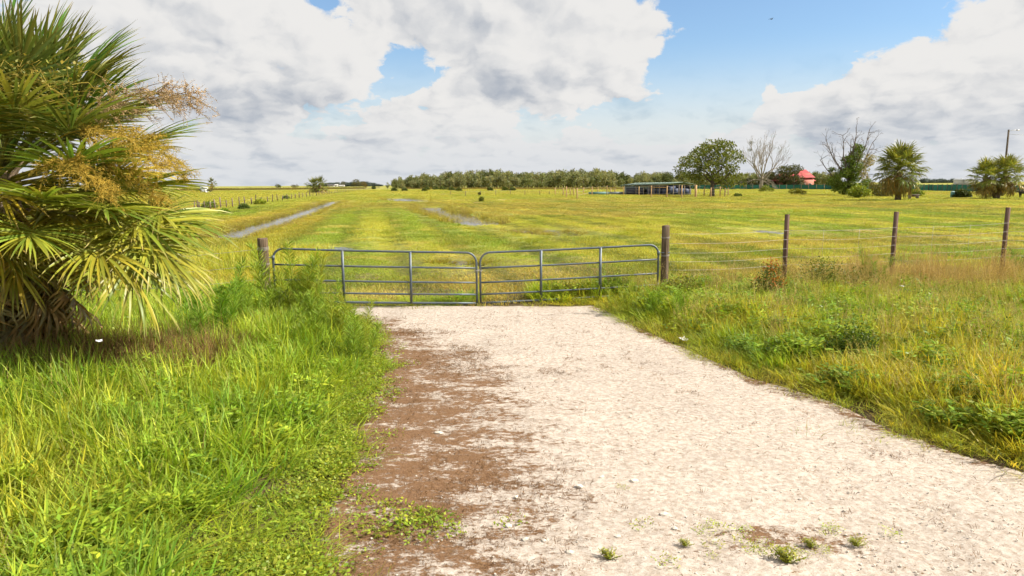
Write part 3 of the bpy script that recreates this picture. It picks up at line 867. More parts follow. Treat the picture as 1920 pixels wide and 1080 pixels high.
far_palm(1868, 373, [(1848, 333, 34), (1886, 328, 36)], 'cabbage palm with two leaning trunks near the utility pole', nfr=66, col=(0.14, 0.155, 0.038))
far_palm(594, 362, [(588, 350, 17), (600, 349, 18)], 'low bushy cabbage palm beside the row of grey fence posts', nfr=34, col=(0.11, 0.125, 0.03))
far_palm(397, 359.5, [(397, 343.5, 10)], 'small cabbage palm beside the white shed and black cattle', nfr=26, col=(0.08, 0.09, 0.03))

# ------------------------------------------------------------------ scattered growth (grass that nobody could count)
def scatter(name, meshes, P, rot, scl, tint, label, cat, idx=None):
    """one object whose points carry a plant each; the plants are placed by geometry nodes"""
    N = len(P)
    me = bpy.data.meshes.new(name)
    me.vertices.add(N); me.vertices.foreach_set('co', np.asarray(P, np.float32).ravel())
    def att(nm, kind, key, a):
        at = me.attributes.new(nm, kind, 'POINT'); at.data.foreach_set(key, np.ascontiguousarray(a).ravel())
    att('rot', 'FLOAT_VECTOR', 'vector', np.asarray(rot, np.float32))
    att('scl', 'FLOAT_VECTOR', 'vector', np.asarray(scl, np.float32))
    att('tint', 'FLOAT_COLOR', 'color', np.c_[tint, np.ones(N)].astype(np.float32))
    att('pick', 'INT', 'value', (rng.integers(0, len(meshes), N) if idx is None else idx).astype(np.int32))
    o = ob(name, me); tag(o, label, cat, kind='stuff')
    g = bpy.data.node_groups.new(name + '_growth', 'GeometryNodeTree')
    g.interface.new_socket('Geometry', in_out='INPUT', socket_type='NodeSocketGeometry')
    g.interface.new_socket('Geometry', in_out='OUTPUT', socket_type='NodeSocketGeometry')
    gi = g.nodes.new('NodeGroupInput'); go = g.nodes.new('NodeGroupOutput')
    iop = g.nodes.new('GeometryNodeInstanceOnPoints')
    gti = g.nodes.new('GeometryNodeJoinGeometry')
    for mm in meshes:
        so = bpy.data.objects.new(mm.name + '_source', mm)
        oi = g.nodes.new('GeometryNodeObjectInfo'); oi.inputs['Object'].default_value = so; oi.inputs['As Instance'].default_value = False
        gt = g.nodes.new('GeometryNodeGeometryToInstance')
        g.links.new(oi.outputs['Geometry'], gt.inputs[0]); g.links.new(gt.outputs[0], gti.inputs[0])
    def named(nm, dt):
        a = g.nodes.new('GeometryNodeInputNamedAttribute'); a.data_type = dt; a.inputs['Name'].default_value = nm; return a.outputs[0]
    e2r = g.nodes.new('FunctionNodeEulerToRotation')
    g.links.new(named('rot', 'FLOAT_VECTOR'), e2r.inputs[0]); g.links.new(e2r.outputs[0], iop.inputs['Rotation'])
    g.links.new(named('scl', 'FLOAT_VECTOR'), iop.inputs['Scale'])
    g.links.new(named('pick', 'INT'), iop.inputs['Instance Index'])
    iop.inputs['Pick Instance'].default_value = True
    g.links.new(gi.outputs[0], iop.inputs['Points']); g.links.new(gti.outputs[0], iop.inputs['Instance'])
    g.links.new(iop.outputs[0], go.inputs[0])
    md = o.modifiers.new('growth', 'NODES'); md.node_group = g
    return o

def clump(name, n, rad, L, W, lean, curve, mt, K=4, tuft=0.35, seeds=0, stem=None):
    """tuft of n blades rooted within rad"""
    b = B()
    a = rng.random(n) * 2 * math.pi; r = rad * np.sqrt(rng.random(n))
    P = np.c_[r * np.cos(a), r * np.sin(a), np.full(n, -0.02)]
    blades(b, P, a + rng.normal(0, 0.9, n), rng.uniform(*L, n), rng.uniform(*W, n), np.abs(rng.normal(lean, 0.16, n)), rng.uniform(*curve, n), K)
    if seeds:
        ls = rng.uniform(*stem, seeds); az = rng.random(seeds) * 6.28; ln = np.abs(rng.normal(0.12, 0.1, seeds))
        P = np.c_[rng.normal(0, rad * 0.6, (seeds, 2)), np.zeros(seeds)]
        blades(b, P, az, ls, 0.0045, ln, 0.25, 5, tipw=0.5, vv=0.0)
        for i in range(seeds):   # open seed head
            th = ln[i] + 0.2; top = P[i] + np.array([math.cos(az[i]) * math.sin(th), math.sin(az[i]) * math.sin(th), math.cos(th)]) * ls[i]
            axis_ = np.array([math.cos(az[i]) * math.sin(th), math.sin(az[i]) * math.sin(th), math.cos(th)])
            m_ = 16; q = top - axis_ * rng.uniform(0, 0.17, (m_, 1))
            leaves(b, q, rdir(m_) * 0.7 + axis_, rng.uniform(0.025, 0.06, m_), 0.005, v=1.0)
    return b.mesh(name, mt)

TALL = [clump('tall_grass_tuft', 54, 0.30, (0.32, 0.84), (0.009, 0.029), 0.22, (0.1, 1.3), M['grass'], 5) for _ in range(4)]
FINE = [clump('fine_grass_tuft', 112, 0.30, (0.20, 0.46), (0.004, 0.009), 0.30, (0.2, 1.5), M['grass'], 4) for _ in range(3)]
LOW = [clump('low_grass_tuft', 24, 0.12, (0.06, 0.17), (0.004, 0.008), 0.55, (0.2, 1.3), M['grass'], 3) for _ in range(3)]
SEED = [clump('seeding_grass_tuft', 40, 0.28, (0.25, 0.5), (0.003, 0.007), 0.25, (0.2, 1.0), M['dry'], 4, seeds=24, stem=(0.5, 0.95)) for _ in range(3)]
DRY = [clump('dry_grass_tuft', 26, 0.13, (0.25, 0.65), (0.003, 0.009), 0.32, (0.1, 1.6), M['dry'], 4) for _ in range(2)]
STALK = [clump('dry_stalk_tuft', 12, 0.10, (0.5, 1.0), (0.004, 0.009), 0.14, (0.05, 0.5), M['dry'], 4, seeds=6, stem=(0.7, 1.1)) for _ in range(2)]
def field_patch(name, n, size, L):
    b = B(); P = np.c_[rng.uniform(-size / 2, size / 2, (n, 2)), np.full(n, -0.02)]
    blades(b, P, rng.random(n) * 6.28, rng.uniform(*L, n), rng.uniform(0.009, 0.02, n), np.abs(rng.normal(0.45, 0.25, n)), rng.uniform(0.1, 1.0, n), 3)
    return b.mesh(name, M['field'])
FIELD = [field_patch('field_grass_patch', 230, 0.95, (0.05, 0.16)) for _ in range(4)]
def weed_mesh(name, ns, h, nl, ll, mt, root_sd=0.14, lean=0.18):
    b = B()
    for k in range(ns):
        az = rng.random() * 6.28; hh = h * rng.uniform(0.6, 1.1); th = abs(rng.normal(lean, 0.15 + lean * 0.3))
        tt = np.linspace(0, 1, 5)[:, None]
        d = np.array([math.cos(az) * math.sin(th), math.sin(az) * math.sin(th), math.cos(th)])
        p0 = np.array([*rng.normal(0, root_sd, 2), 0])
        st = p0 + d * hh * tt + np.array([math.cos(az), math.sin(az), -0.3]) * 0.12 * hh * tt ** 2
        b.tube(st, np.linspace(0.004, 0.002, 5), 3, cap=False, r=0.6)
        f = rng.uniform(0.12, 1, nl); q = np.stack([np.interp(f, tt[:, 0], st[:, j]) for j in range(3)], 1)
        a = rng.random(nl) * 6.28
        leaves(b, q, np.c_[np.cos(a), np.sin(a), rng.uniform(-0.3, 0.6, nl)], rng.uniform(ll * 0.6, ll * 1.3, nl), ll * 0.36, up=(0, 0, 2.5))
    return b.mesh(name, mt)
WEED = [weed_mesh('leafy_weed', 22, 0.5, 15, 0.095, M['leaf']) for _ in range(3)]
def cover_mesh(name, n):
    b = B(); r = 0.16 * np.sqrt(rng.random(n)); a = rng.random(n) * 6.28
    P = np.c_[r * np.cos(a), r * np.sin(a), rng.uniform(0.0, 0.055, n)]
    leaves(b, P, np.c_[np.cos(a + rng.normal(0, 1, n)), np.sin(a + rng.normal(0, 1, n)), rng.uniform(-0.1, 0.6, n)], rng.uniform(0.018, 0.042, n), rng.uniform(0.012, 0.026, n), up=(0, 0, 2.0))
    return b.mesh(name, M['leaf'])
COVER = [cover_mesh('ground_cover_patch', 60) for _ in range(3)]

def sample(x0, x1, y0, y1, n):
    return rng.uniform(x0, x1, n), rng.uniform(y0, y1, n)
def inview(x, y, margin=2.5):
    return (np.abs(x) < 0.77 * (y + 0.9) + margin) & (y > 2.6)
FENCE_PTS = np.array([[-60, 14.6], LP[:2], RP[:2], [RP[0] + 3.5, 18.3], [16, 19.0], [70, 22]])
def fence_y(x): return np.interp(x, FENCE_PTS[:, 0], FENCE_PTS[:, 1])
PALM_XY = np.array([-7.75, 10.3])
def pxy(px, py): return gp(px, py)[:2]
def spot(x, y, c, rx, ry):
    return np.exp(-(((x - c[0]) / rx) ** 2 + ((y - c[1]) / ry) ** 2))
def mixc(a, b, f):
    f = np.clip(np.asarray(f), 0, 1)[:, None]; return np.asarray(a) * (1 - f) + np.asarray(b) * f
def rots(n, tilt=0.12):
    return np.c_[rng.normal(0, tilt, n), rng.normal(0, tilt, n), rng.random(n) * 6.28]
def grow(name, meshes, x, y, hs, ws, tint, label, cat, tilt=0.12, z=0.0):
    n = len(x)
    P = np.c_[x, y, height(x, y) + z]
    return scatter(name, meshes, P, rots(n, tilt), np.c_[ws, ws, hs], tint, label, cat)

GREEN = np.array((0.215, 0.345, 0.036)); LIME = np.array((0.365, 0.465, 0.052)); YEL = np.array((0.480, 0.425, 0.052)); OLIVE = np.array((0.310, 0.305, 0.052)); TAN = np.array((0.44, 0.31, 0.13)); DEEP = np.array((0.095, 0.160, 0.024)); RUST = np.array((0.23, 0.125, 0.055)); STRAW = np.array((0.48, 0.37, 0.17))
BR = pxy(1590, 690); YP = pxy(1790, 740); TP = dp(1720, 500, 17.5)[:2]

def verge(left):
    if left: x, y = sample(-17, -0.5, 2.6, 17.5, 6800)
    else: x, y = sample(0.5, 21, 2.8, 19.6, 10500)
    sd = drive_sd(x, y)
    side = x < -0.012 * (y - 8) ** 2 + 0.2 if left else x > 0.5
    k = (sd > 0.02) & inview(x, y) & side & (y < fence_y(x) + 0.8)
    x, y, sd = x[k], y[k], sd[k]
    n1 = fbm(x * 0.55, y * 0.55, 41, 3); n2 = fbm(x * 1.7, y * 1.7, 47, 3); n3 = fbm(x * 0.3, y * 0.3, 53, 2)
    return x, y, sd, n1, n2, n3

# left verge
x, y, sd, n1, n2, n3 = verge(True)
openn = np.maximum(spot(x, y, pxy(560, 1010), 1.3, 0.9), spot(x, y, pxy(430, 1060), 1.0, 0.5)) # thin, trampled corner by the drive
low = np.clip(1 - sstep(sd, 0.15, 1.3) + openn * 0.9, 0, 1)
palm_sh = spot(x, y, PALM_XY + [0.6, 0.0], 2.6, 1.3)
u = rng.random(len(x))
h_all = (0.45 + 0.75 * n1) * (1 - 0.72 * low) * (0.72 + 0.28 * sstep(y, 4, 9))
t = (u < 0.48) & (low < 0.75)
tint = mixc(mixc(LIME, GREEN, sstep(n2, 0.35, 0.65)), YEL, sstep(n3, 0.5, 0.75) * 0.35)
grow('tall_grass', TALL, x[t], y[t], h_all[t] * 1.0, 0.75 + 0.35 * rng.random(t.sum()), tint[t], 'tall lush green grass filling the verge left of the drive', 'grass')
t = (u >= 0.48) & (u < 0.83)
grow('fine_grass', FINE, x[t], y[t], h_all[t] * 1.15 + 0.1, 0.9 + 0.4 * rng.random(t.sum()), mixc(tint[t], LIME, 0.3 * np.ones(t.sum())), 'fine soft grass between the tall blades left of the drive', 'grass')
t = (u >= 0.83) & (u < 0.90) & (low < 0.6)
grow('leafy_weeds', WEED, x[t], y[t], h_all[t] * 0.95 + 0.1, 0.9 + 0.3 * rng.random(t.sum()), mixc(LIME, GREEN, rng.random(t.sum())), 'leafy weeds mixed into the grass left of the drive', 'weeds')
t = (u >= 0.90) & (u < 0.945) & (low < 0.5)
grow('dry_stems', DRY, x[t], y[t], h_all[t] * 1.1 + 0.2, 0.8 + 0 * x[t], mixc(STRAW, TAN, rng.random(t.sum())), 'scattered straw coloured stems in the left verge', 'dry grass')
# ground cover creeping out over the edge of the drive on the left
x, y = sample(-7, 1.5, 2.6, 16, 34000); sd = drive_sd(x, y)
n1 = fbm(x * 1.1, y * 1.1, 61, 3); n2 = fbm(x * 4, y * 4, 67, 2)
edge = seg_dist(x, y, np.array(LEFT_EDGE), False)
reach = np.where(sd < 0, -edge, edge)
strip_ = 0.8 * np.exp(-((reach - 0.20) / 0.34) ** 2) + 0.8 * spot(x, y, pxy(560, 1010), 1.5, 1.0) * (sd > 0) + 0.75 * spot(x, y, pxy(780, 970), 0.28, 0.10) + 0.6 * spot(x, y, pxy(700, 985), 0.5, 0.2)
k = inview(x, y) & (rng.random(len(x)) < strip_ * (0.15 + 1.1 * sstep(n1, 0.35, 0.6)) * 0.62) & (edge < 3)
x, y, n2 = x[k], y[k], n2[k]
grow('ground_cover', COVER + LOW[:1], x, y, 0.8 + 0.7 * rng.random(len(x)), 0.8 + 0.6 * rng.random(len(x)), mixc(mixc(OLIVE, GREEN, n2), LIME, rng.random(len(x)) * 0.7), 'small leaved ground cover creeping over the left edge of the drive', 'ground cover', z=0.03)

# right verge
x, y, sd, n1, n2, n3 = verge(False)
low = 1 - sstep(sd, 0.1, 1.15)
hole = np.maximum(spot(x, y, BR, 0.55, 0.5), 0.8 * spot(x, y, pxy(1385, 560), 0.6, 0.9))
yel = spot(x, y, YP, 1.6, 1.3); tanp = spot(x, y, TP, 4.2, 2.2)
u = rng.random(len(x))
h_all = (0.42 + 0.62 * n1) * (1 - 0.78 * low) * (1 - 0.5 * hole)
base = mixc(mixc(LIME, OLIVE, sstep(n2, 0.42, 0.7)), YEL, np.clip(sstep(n3, 0.42, 0.7) * 0.7 + yel, 0, 1))
base = mixc(base, GREEN, sstep(fbm(x * 0.8, y * 0.8, 71, 2), 0.55, 0.72) * 0.8)
keep = rng.random(len(x)) > hole * 0.75
t = ((u < 0.30) | ((u > 0.66) & (u < 0.85) & (tanp < 0.5))) & (low < 0.8) & keep
grow('tall_grass', TALL, x[t], y[t], h_all[t] * 0.9, 0.65 + 0.3 * rng.random(t.sum()), base[t], 'mixed green and yellow tall grass filling the verge right of the drive', 'grass')
t = (u >= 0.30) & (u < 0.60) & keep
grow('fine_grass', FINE, x[t], y[t], h_all[t] * 1.25 + 0.08, 0.9 + 0.4 * rng.random(t.sum()), mixc(base[t], YEL, 0.35 * rng.random(t.sum())), 'fine yellow green grass between taller stems right of the drive', 'grass')
t = (u >= 0.60) & (u < 0.60 + 0.035 + 0.14 * tanp) & (low < 0.5)
grow('seeding_grass', SEED, x[t], y[t], h_all[t] * 1.05 + 0.12, 0.9 + 0.3 * rng.random(t.sum()), mixc(mixc(OLIVE * 1.4, STRAW, rng.random(t.sum())), TAN, tanp[t]), 'reddish tan seed heads rising over the weeds right of the drive', 'grass')
t = (u >= 0.87) & (u < 0.96) & (low < 0.7)
grow('leafy_weeds', WEED, x[t], y[t], h_all[t] * 1.15 + 0.1, 0.95 + 0.4 * rng.random(t.sum()), mixc(mixc(LIME, GREEN, rng.random(t.sum())), DEEP, 0.6 * rng.random(t.sum())), 'leafy weeds mixed into the grass right of the drive', 'weeds')
t = (u >= 0.96) & (low < 0.5) & (rng.random(len(x)) < 0.25 + tanp)
grow('dry_stems', STALK, x[t], y[t], h_all[t] * 0.8 + 0.45, 0.8 + 0 * x[t], mixc(STRAW, TAN, rng.random(t.sum())), 'dry straw coloured stalks standing along the wire fence', 'dry grass')
# dry stalks bunched along the wire fence
x = rng.normal(11.6, 2.4, 110); x = x + 0.5 * np.sin(x * 3.1); y = fence_y(x) - np.abs(rng.normal(0.6, 0.7, 110))
grow('dry_stalks', STALK, x, y, 0.6 + 0.9 * rng.random(110), 1.0 + 0.4 * rng.random(110), mixc(STRAW, TAN * 1.1, rng.random(110)), 'tall tan seed stalks bunched along the square fence posts', 'dry grass')
# mown looking edge along the right side of the drive
x, y = sample(0.5, 12, 3, 17.5, 22000); sd = drive_sd(x, y)
edge = seg_dist(x, y, np.array(RIGHT_EDGE), False); reach = np.where(sd < 0, -edge, edge)
n1 = fbm(x * 1.3, y * 1.3, 73, 3)
k = inview(x, y) & (rng.random(len(x)) < np.exp(-((reach - 0.30) / 0.36) ** 2) * (0.3 + sstep(n1, 0.3, 0.55)) * 0.8 + 0.3 * spot(x, y, pxy(1720, 815), 0.7, 0.25)) & (edge < 1.4)
x, y = x[k], y[k]; n1 = n1[k]
grow('edge_grass', LOW, x, y, 0.8 + 0.9 * rng.random(len(x)), 0.9 + 0.5 * rng.random(len(x)), mixc(mixc(GREEN, YEL, n1), STRAW * 0.8, 0.6 * rng.random(len(x)) ** 2), 'short flattened grass along the right edge of the drive', 'grass', tilt=0.3, z=0.02)

# pasture beyond the gate
def pasture():
    xs, ys, ss = [], [], []
    for y0, y1, dens, s in ((14.5, 34, 5.0, 1.0), (34, 62, 2.9, 1.35), (62, 110, 1.1, 2.0), (110, 190, 0.42, 3.0), (190, 420, 0.10, 5.0)):
        w = 0.77 * y1 + 4; n = int(2 * w * (y1 - y0) * dens)
        x, y = sample(-w, w, y0, y1, n); k = inview(x, y, 3.5); xs.append(x[k]); ys.append(y[k]); ss.append(np.full(k.sum(), s))
    x, y, s = map(np.concatenate, (xs, ys, ss))
    k = (y > fence_y(x) + 0.1) | ((y > 16.2) & (x < -6.5))
    k &= drive_sd(x, y) > 0.0
    for st in STRIPS:
        d = seg_dist(x, y, st['p'], False); k &= (d > st['w'] * 1.05 + 0.45 * s) | ((rng.random(len(x)) < 0.05) & (s < 1.5)); wet = np.minimum(wet, d - 0.5 * s) if st is not STRIPS[0] else d - 0.5 * s
    x, y, s, wet = x[k], y[k], s[k], wet[k]
    uu = x * PERP[0] + y * PERP[1]; vv = x * ROW[0] + y * ROW[1]
    warp = 3.0 * fbm(x * 0.03, y * 0.03, 81, 2)
    rows = fbm(uu * 0.30 + warp, vv * 0.015, 83, 3)
    big = fbm(x * 0.06, y * 0.06, 87, 3); med = fbm(x * 0.35, y * 0.25, 89, 3)
    c = mixc((0.240, 0.325, 0.046), (0.435, 0.435, 0.080), sstep(rows, 0.42, 0.58))
    c = mixc(c, (0.43, 0.295, 0.115), sstep(big, 0.54, 0.66) * 0.6)
    c = mixc(c, (0.175, 0.235, 0.036), sstep(med, 0.54, 0.68) * 0.6)
    c = mixc(c, (0.52, 0.44, 0.15), sstep(fbm(x * 0.9, y * 0.5, 101, 2), 0.58, 0.75) * 0.7)
    c = mixc(c, (0.41, 0.385, 0.080), sstep(y, 60, 140) * 0.45)
    # rough yellow grass of the bank along the ditch, unmown growth left of it
    dd = seg_dist(x, y, STRIPS[0]['p'], False)
    bank = np.exp(-((dd - 2.6) / 1.6) ** 2)
    c = mixc(c, (0.42, 0.31, 0.065), bank * 0.8)
    rough = sstep(-(x + 6.8 + 0.18 * (y - 16)), 0, 3) * (1 - sstep(y, 32, 60))
    c = mixc(c, (0.30, 0.31, 0.04), rough * 0.8)
    lane = np.abs(((uu + 1.6 * (fbm(x * 0.04, y * 0.02, 97, 2) - 0.5)) / 2.9) % 1.0 - 0.5)
    rut = (1 - sstep(lane, 0.06, 0.15)) * (0.35 + 0.65 * sstep(fbm(uu * 0.3, vv * 0.04, 99, 2), 0.36, 0.54)) * (1 - sstep(y, 110, 170))
    c = c * (1 + 0.30 * (sstep(lane, 0.12, 0.42) - 0.5) * (1 - sstep(y, 120, 200)))[:, None]
    c = mixc(c, (0.105, 0.140, 0.028), rut * 0.9)
    hs = (1 - 0.6 * rut) * (0.55 + 0.9 * rows) * (0.75 + 0.6 * med) * (1 + 0.6 * bank + 0.9 * rough) * (0.75 + 0.25 * s) ** 0.7
    hs = hs * (0.35 + 0.65 * sstep(wet, 1.0, 6.0))
    grow('pasture_grass', FIELD, x, y, hs, s * (0.9 + 0.3 * rng.random(len(x))), c, 'mown yellow green pasture grass beyond the gate', 'grass', tilt=0.04)
pasture()
# taller tussocks dotted about the pasture and just behind the gate
x, y = sample(-40, 50, 15, 75, 3600)
k = (y > fence_y(x) + 0.2) & inview(x, y) & (rng.random(len(x)) < sstep(fbm(x * 0.35, y * 0.2, 91, 3), 0.52, 0.72) * (1 - sstep(y, 30, 75) * 0.7)) & (drive_sd(x, y) > 0.05)
x, y = x[k], y[k]
grow('pasture_tussocks', FINE, x, y, 0.45 + 0.5 * rng.random(len(x)), 1.1 + 0.8 * rng.random(len(x)), mixc(YEL * 0.8, GREEN * 0.75, rng.random(len(x))), 'taller green tussocks dotted over the pasture', 'grass')
# rough stand left of the gate post, behind the palm
x, y = sample(-22, -5.5, 12, 30, 2200)
k = inview(x, y) & ((y > 16.5) | (x < -7)) & (x < -5.9 - 0.14 * (y - 15)); x, y = x[k], y[k]
grow('rough_grass', TALL + FINE, x, y, 0.45 + 0.35 * rng.random(len(x)), 0.8 + 0.4 * rng.random(len(x)), mixc(mixc(YEL, LIME, fbm(x * 0.5, y * 0.5, 93, 2)), STRAW, 0.35 * rng.random(len(x))), 'rough pale green grass behind the left gate post', 'grass')
# reeds standing in the water and along its banks
xs, ys, hs = [], [], []
for st, n, hh in ((STRIPS[0], 1000, 0.40), (STRIPS[1], 330, 0.85), (STRIPS[2], 60, 0.8), (STRIPS[3], 40, .4), (STRIPS[4], 60, .4), (STRIPS[5], 50, .4)):
    P = st['p']; seg = np.r_[0, np.cumsum(np.hypot(*np.diff(P, axis=0).T))]; tt = rng.random(n) ** (1.4 if n > 500 else 1) * seg[-1]
    cx, cy = np.interp(tt, seg, P[:, 0]), np.interp(tt, seg, P[:, 1]); off = np.where(rng.random(n) < 0.35, rng.normal(0, 0.7, n), np.sign(rng.normal(size=n)) * rng.normal(1.45, 0.25, n)) * st['w']
    xs.append(cx + PERP[0] * off); ys.append(cy + PERP[1] * off); hs.append(np.full(n, hh) * rng.uniform(0.5, 1.1, n))
x, y, hs = map(np.concatenate, (xs, ys, hs))
grow('reeds', STALK + TALL[:1], x, y, hs, 1.0 + 0.5 * rng.random(len(x)), mixc(mixc((0.22, 0.16, 0.07), OLIVE, rng.random(len(x))), YEL, 0.5 * rng.random(len(x))), 'thin brown and green reeds standing in the shallow water', 'reeds', tilt=0.08)
# unmown band far out on the left and tall grass in front of the far wood
def far_band(name, pts, n, hh, cols, label):
    A = [gp(*p)[:2] for p in pts]
    t_ = rng.random(n); seg = np.linspace(0, 1, len(A)); cx = np.interp(t_, seg, [a[0] for a in A]); cy = np.interp(t_, seg, [a[1] for a in A])
    sp = 0.06 * cy
    y = cy + rng.uniform(-1, 1, n) * sp; x = cx * y / cy
    grow(name, FIELD, x, y, hh * rng.uniform(5, 10, n), 4 + 4 * rng.random(n), mixc(cols[0], cols[1], rng.random(n)), label, 'grass')
far_band('marsh_grass', ((330, 357), (440, 356), (560, 355), (680, 353.5)), 1500, 1.0, ((0.14, 0.135, 0.035), (0.21, 0.165, 0.05)), 'band of tall brownish marsh grass far out on the left')
far_band('marsh_grass', ((760, 354), (900, 354.5), (1040, 355), (1200, 355), (1300, 354)), 1300, 0.6, ((0.17, 0.15, 0.04), (0.25, 0.18, 0.06)), 'pale dry grass in front of the far wood')
# dead moss tufts on the drive
x, y = sample(-4, 9, 2.6, 15.5, 90000)
k = (drive_sd(x, y) < -0.02) & inview(x, y)
x, y = x[k], y[k]; la = litter_amount(x, y); n1 = fbm(x * 3.0, y * 5.0, 95, 3)
k = rng.random(len(x)) < sstep(la * 0.75 + n1 * 0.7, 0.60, 1.05) * 0.55 + 0.022 + 0.09 * sstep(n1, 0.58, 0.7)
x, y = x[k], y[k]
TINY = [clump('dead_tuft', 16, 0.05, (0.02, 0.06), (0.003, 0.006), 0.8, (0.1, 1.2), M['dry'], 3) for _ in range(2)]
P = np.c_[x, y, np.full(len(x), 0.012)]
scatter('dead_moss', TINY, P, rots(len(x), 0.2), np.repeat((0.6 + 0.7 * rng.random(len(x)))[:, None], 3, 1), mixc((0.12, 0.06, 0.026), (0.25, 0.15, 0.07), rng.random(len(x))), 'dead brown moss matted along the left side of the drive', 'moss')
# brown dead growth under the palm
x, y = sample(-11, -4.2, 8.6, 12.2, 2600); k = rng.random(len(x)) < spot(x, y, PALM_XY + [1.3, -0.3], 2.2, 0.9); x, y = x[k], y[k]
grow('dead_grass', DRY, x, y, 1.0 + 0.6 * rng.random(len(x)), 1.0 + 0.4 * rng.random(len(x)), mixc((0.13, 0.085, 0.035), (0.25, 0.16, 0.06), rng.random(len(x))), 'dead brown grass bunched under the big palm', 'dry grass', tilt=0.25)
# gravel lying on the drive
def pebble(name, seed, sub=1):
    import bmesh
    bm = bmesh.new(); bmesh.ops.create_icosphere(bm, subdivisions=sub, radius=1.0)
    rg = np.random.default_rng(seed)
    for v in bm.verts: v.co *= rg.uniform(0.72, 1.12); v.co.z *= 0.62
    me = bpy.data.meshes.new(name); bm.to_mesh(me); bm.free(); return me
M['stone'] = solid('limestone', (0.56, 0.51, 0.44), 0.9, var=0.15, scale=4, objvar=0.15)
PEB = [pebble('pebble', s) for s in (1, 2, 3, 4)]
for p_ in PEB: p_.materials.append(M['stone'])
x, y = sample(-4, 10, 2.6, 15, 15000); k = (drive_sd(x, y) < -0.1) & inview(x, y); x, y = x[k], y[k]
gr = spot(x, y, pxy(1800, 1060), 2.2, 1.1); k = rng.random(len(x)) < 0.10 + gr; x, y, gr = x[k], y[k], gr[k]
s_ = rng.uniform(0.005, 0.013, len(x)) * (1 + 0.5 * (rng.random(len(x)) < 0.08))
scatter('gravel', PEB, np.c_[x, y, np.full(len(x), 0.016)], rots(len(x), 0.3), np.repeat(s_[:, None], 3, 1), np.full((len(x), 3), 0.5), 'loose pale gravel strewn over the drive', 'gravel')

# ------------------------------------------------------------------ trees
def branches(b, p, d, L, rad, depth, rg, ends, spread=0.55, shrink=0.72, kids=(2, 3), up=0.12, minr=0.012, gnarl=0.12, sides=5, keep=None):
    n = 5; pts = [np.array(p, float)]; dd = np.array(d, float)
    for i in range(n - 1):
        dd = dd + rg.normal(0, gnarl, 3) + np.array([0, 0, up * 0.4]); dd /= np.linalg.norm(dd)
        pts.append(pts[-1] + dd * L / (n - 1))
    r2 = max(rad * 0.62, minr)
    b.tube(pts, np.linspace(rad, r2, n), sides if rad > 0.06 else 3, cap=False, r=rg.random())
    if keep is not None and depth <= keep: ends.append(pts[-1]); ends.append(pts[2])
    if depth == 0: ends.append(pts[-1]); return
    for k in range(rg.integers(kids[0], kids[1] + 1)):
        nd = dd + rg.normal(0, spread, 3) + np.array([0, 0, up]); nd /= np.linalg.norm(nd)
        st = pts[-1] if k < 2 else pts[rg.integers(2, n)]
        branches(b, st, nd, L * shrink * rg.uniform(0.8, 1.2), r2 * (0.95 if k == 0 else 0.72), depth - 1, rg, ends, spread, shrink, kids, up, minr, gnarl, sides, keep)

def crown_mesh(name, centres, radii, per, ls, mt, shell=0.55, aspect=0.6, hang=0.0):
    """leaf clumps spread through a set of lumps"""
    b = B()
    for c, r in zip(centres, radii):
        n = int(per * (r / np.mean(radii)) ** 2)
        d = rdir(n); rr = r * (shell + (1 - shell) * rng.random((n, 1)) ** 0.6) * (1 + 0.25 * rng.normal(size=(n, 1)) * 0.5)
        P = np.asarray(c) + d * rr * [1, 1, 0.78]
        leaves(b, P, rdir(n) + d * 0.8 + [0, 0, -hang], rng.uniform(ls * 0.6, ls * 1.35, n), ls * aspect)
    return b.mesh(name, mt)

def lumps(n, rx, ry, rz, rg, lo=-0.35):
    out = []
    while len(out) < n:
        d = rg.normal(size=3); d /= np.linalg.norm(d)
        if d[2] < lo: continue
        out.append(d * [rx, ry, rz] * rg.uniform(0.45, 0.95))
    return np.array(out)

def tree_root(name, px, py, label, cat='tree', group=None, Y=None):
    base = gp(px, py)
    return thing(name, label, cat, loc=(base[0], base[1], 0), group=group), base

def oak():
    root, base = tree_root('oak_tree', 1335, 368.5, 'full round dark green oak tree right of the open barn'); Y = base[1]; k = Y / FPX
    rg = np.random.default_rng(3)
    b = B(); ends = []
    b.tube([(0, 0, -0.3), (0.05, 0, 1.2), (0, 0, 2.6), (0.1, 0, 4.0)], [0.62, 0.48, 0.42, 0.36], 9)
    for a in range(7):
        branches(b, (0.05, 0, 2.4 + 0.3 * a), (math.cos(a * 2.4), math.sin(a * 2.4), 0.55 + 0.1 * a), 2.6, 0.2, 3, rg, ends, 0.45)
    ob('trunk', b.mesh('trunk', M['bark'], True), root)
    C = []; Rr = []
    # outline read from the photograph: wide low skirt on the left, domed top
    for (px, py, r) in ((1330, 278, 17), (1352, 274, 15), (1310, 290, 16), (1372, 288, 14), (1292, 305, 16), (1383, 300, 10), (1345, 300, 19), (1320, 312, 18), (1278, 318, 12), (1300, 330, 15), (1368, 318, 15), (1340, 330, 15), (1365, 338, 13), (1380, 332, 10), (1350, 345, 9), (1310, 343, 9), (1328, 268, 9), (1364, 270, 9), (1285, 328, 10), (1380, 345, 7), (1358, 348, 7), (1272, 325, 6)):
        for dep in ((-1, 0.5, 0.8), (1, 0.5, 0.75), (0, 0, 1.0))[: 3 if r > 12 else 2]:
            c = dp(px, py, Y) - np.array([base[0], base[1], 0]); c[1] += dep[0] * dep[1] * 7.5 * rg.uniform(0.5, 1.1); c += rg.normal(0, 0.25, 3)
            C.append(c); Rr.append(r * k * dep[2] * 0.86)
    ob('crown', crown_mesh('crown', C, Rr, 120, 0.46, M['oleaf'], 0.6), root, color=(0.145, 0.170, 0.036))
oak()

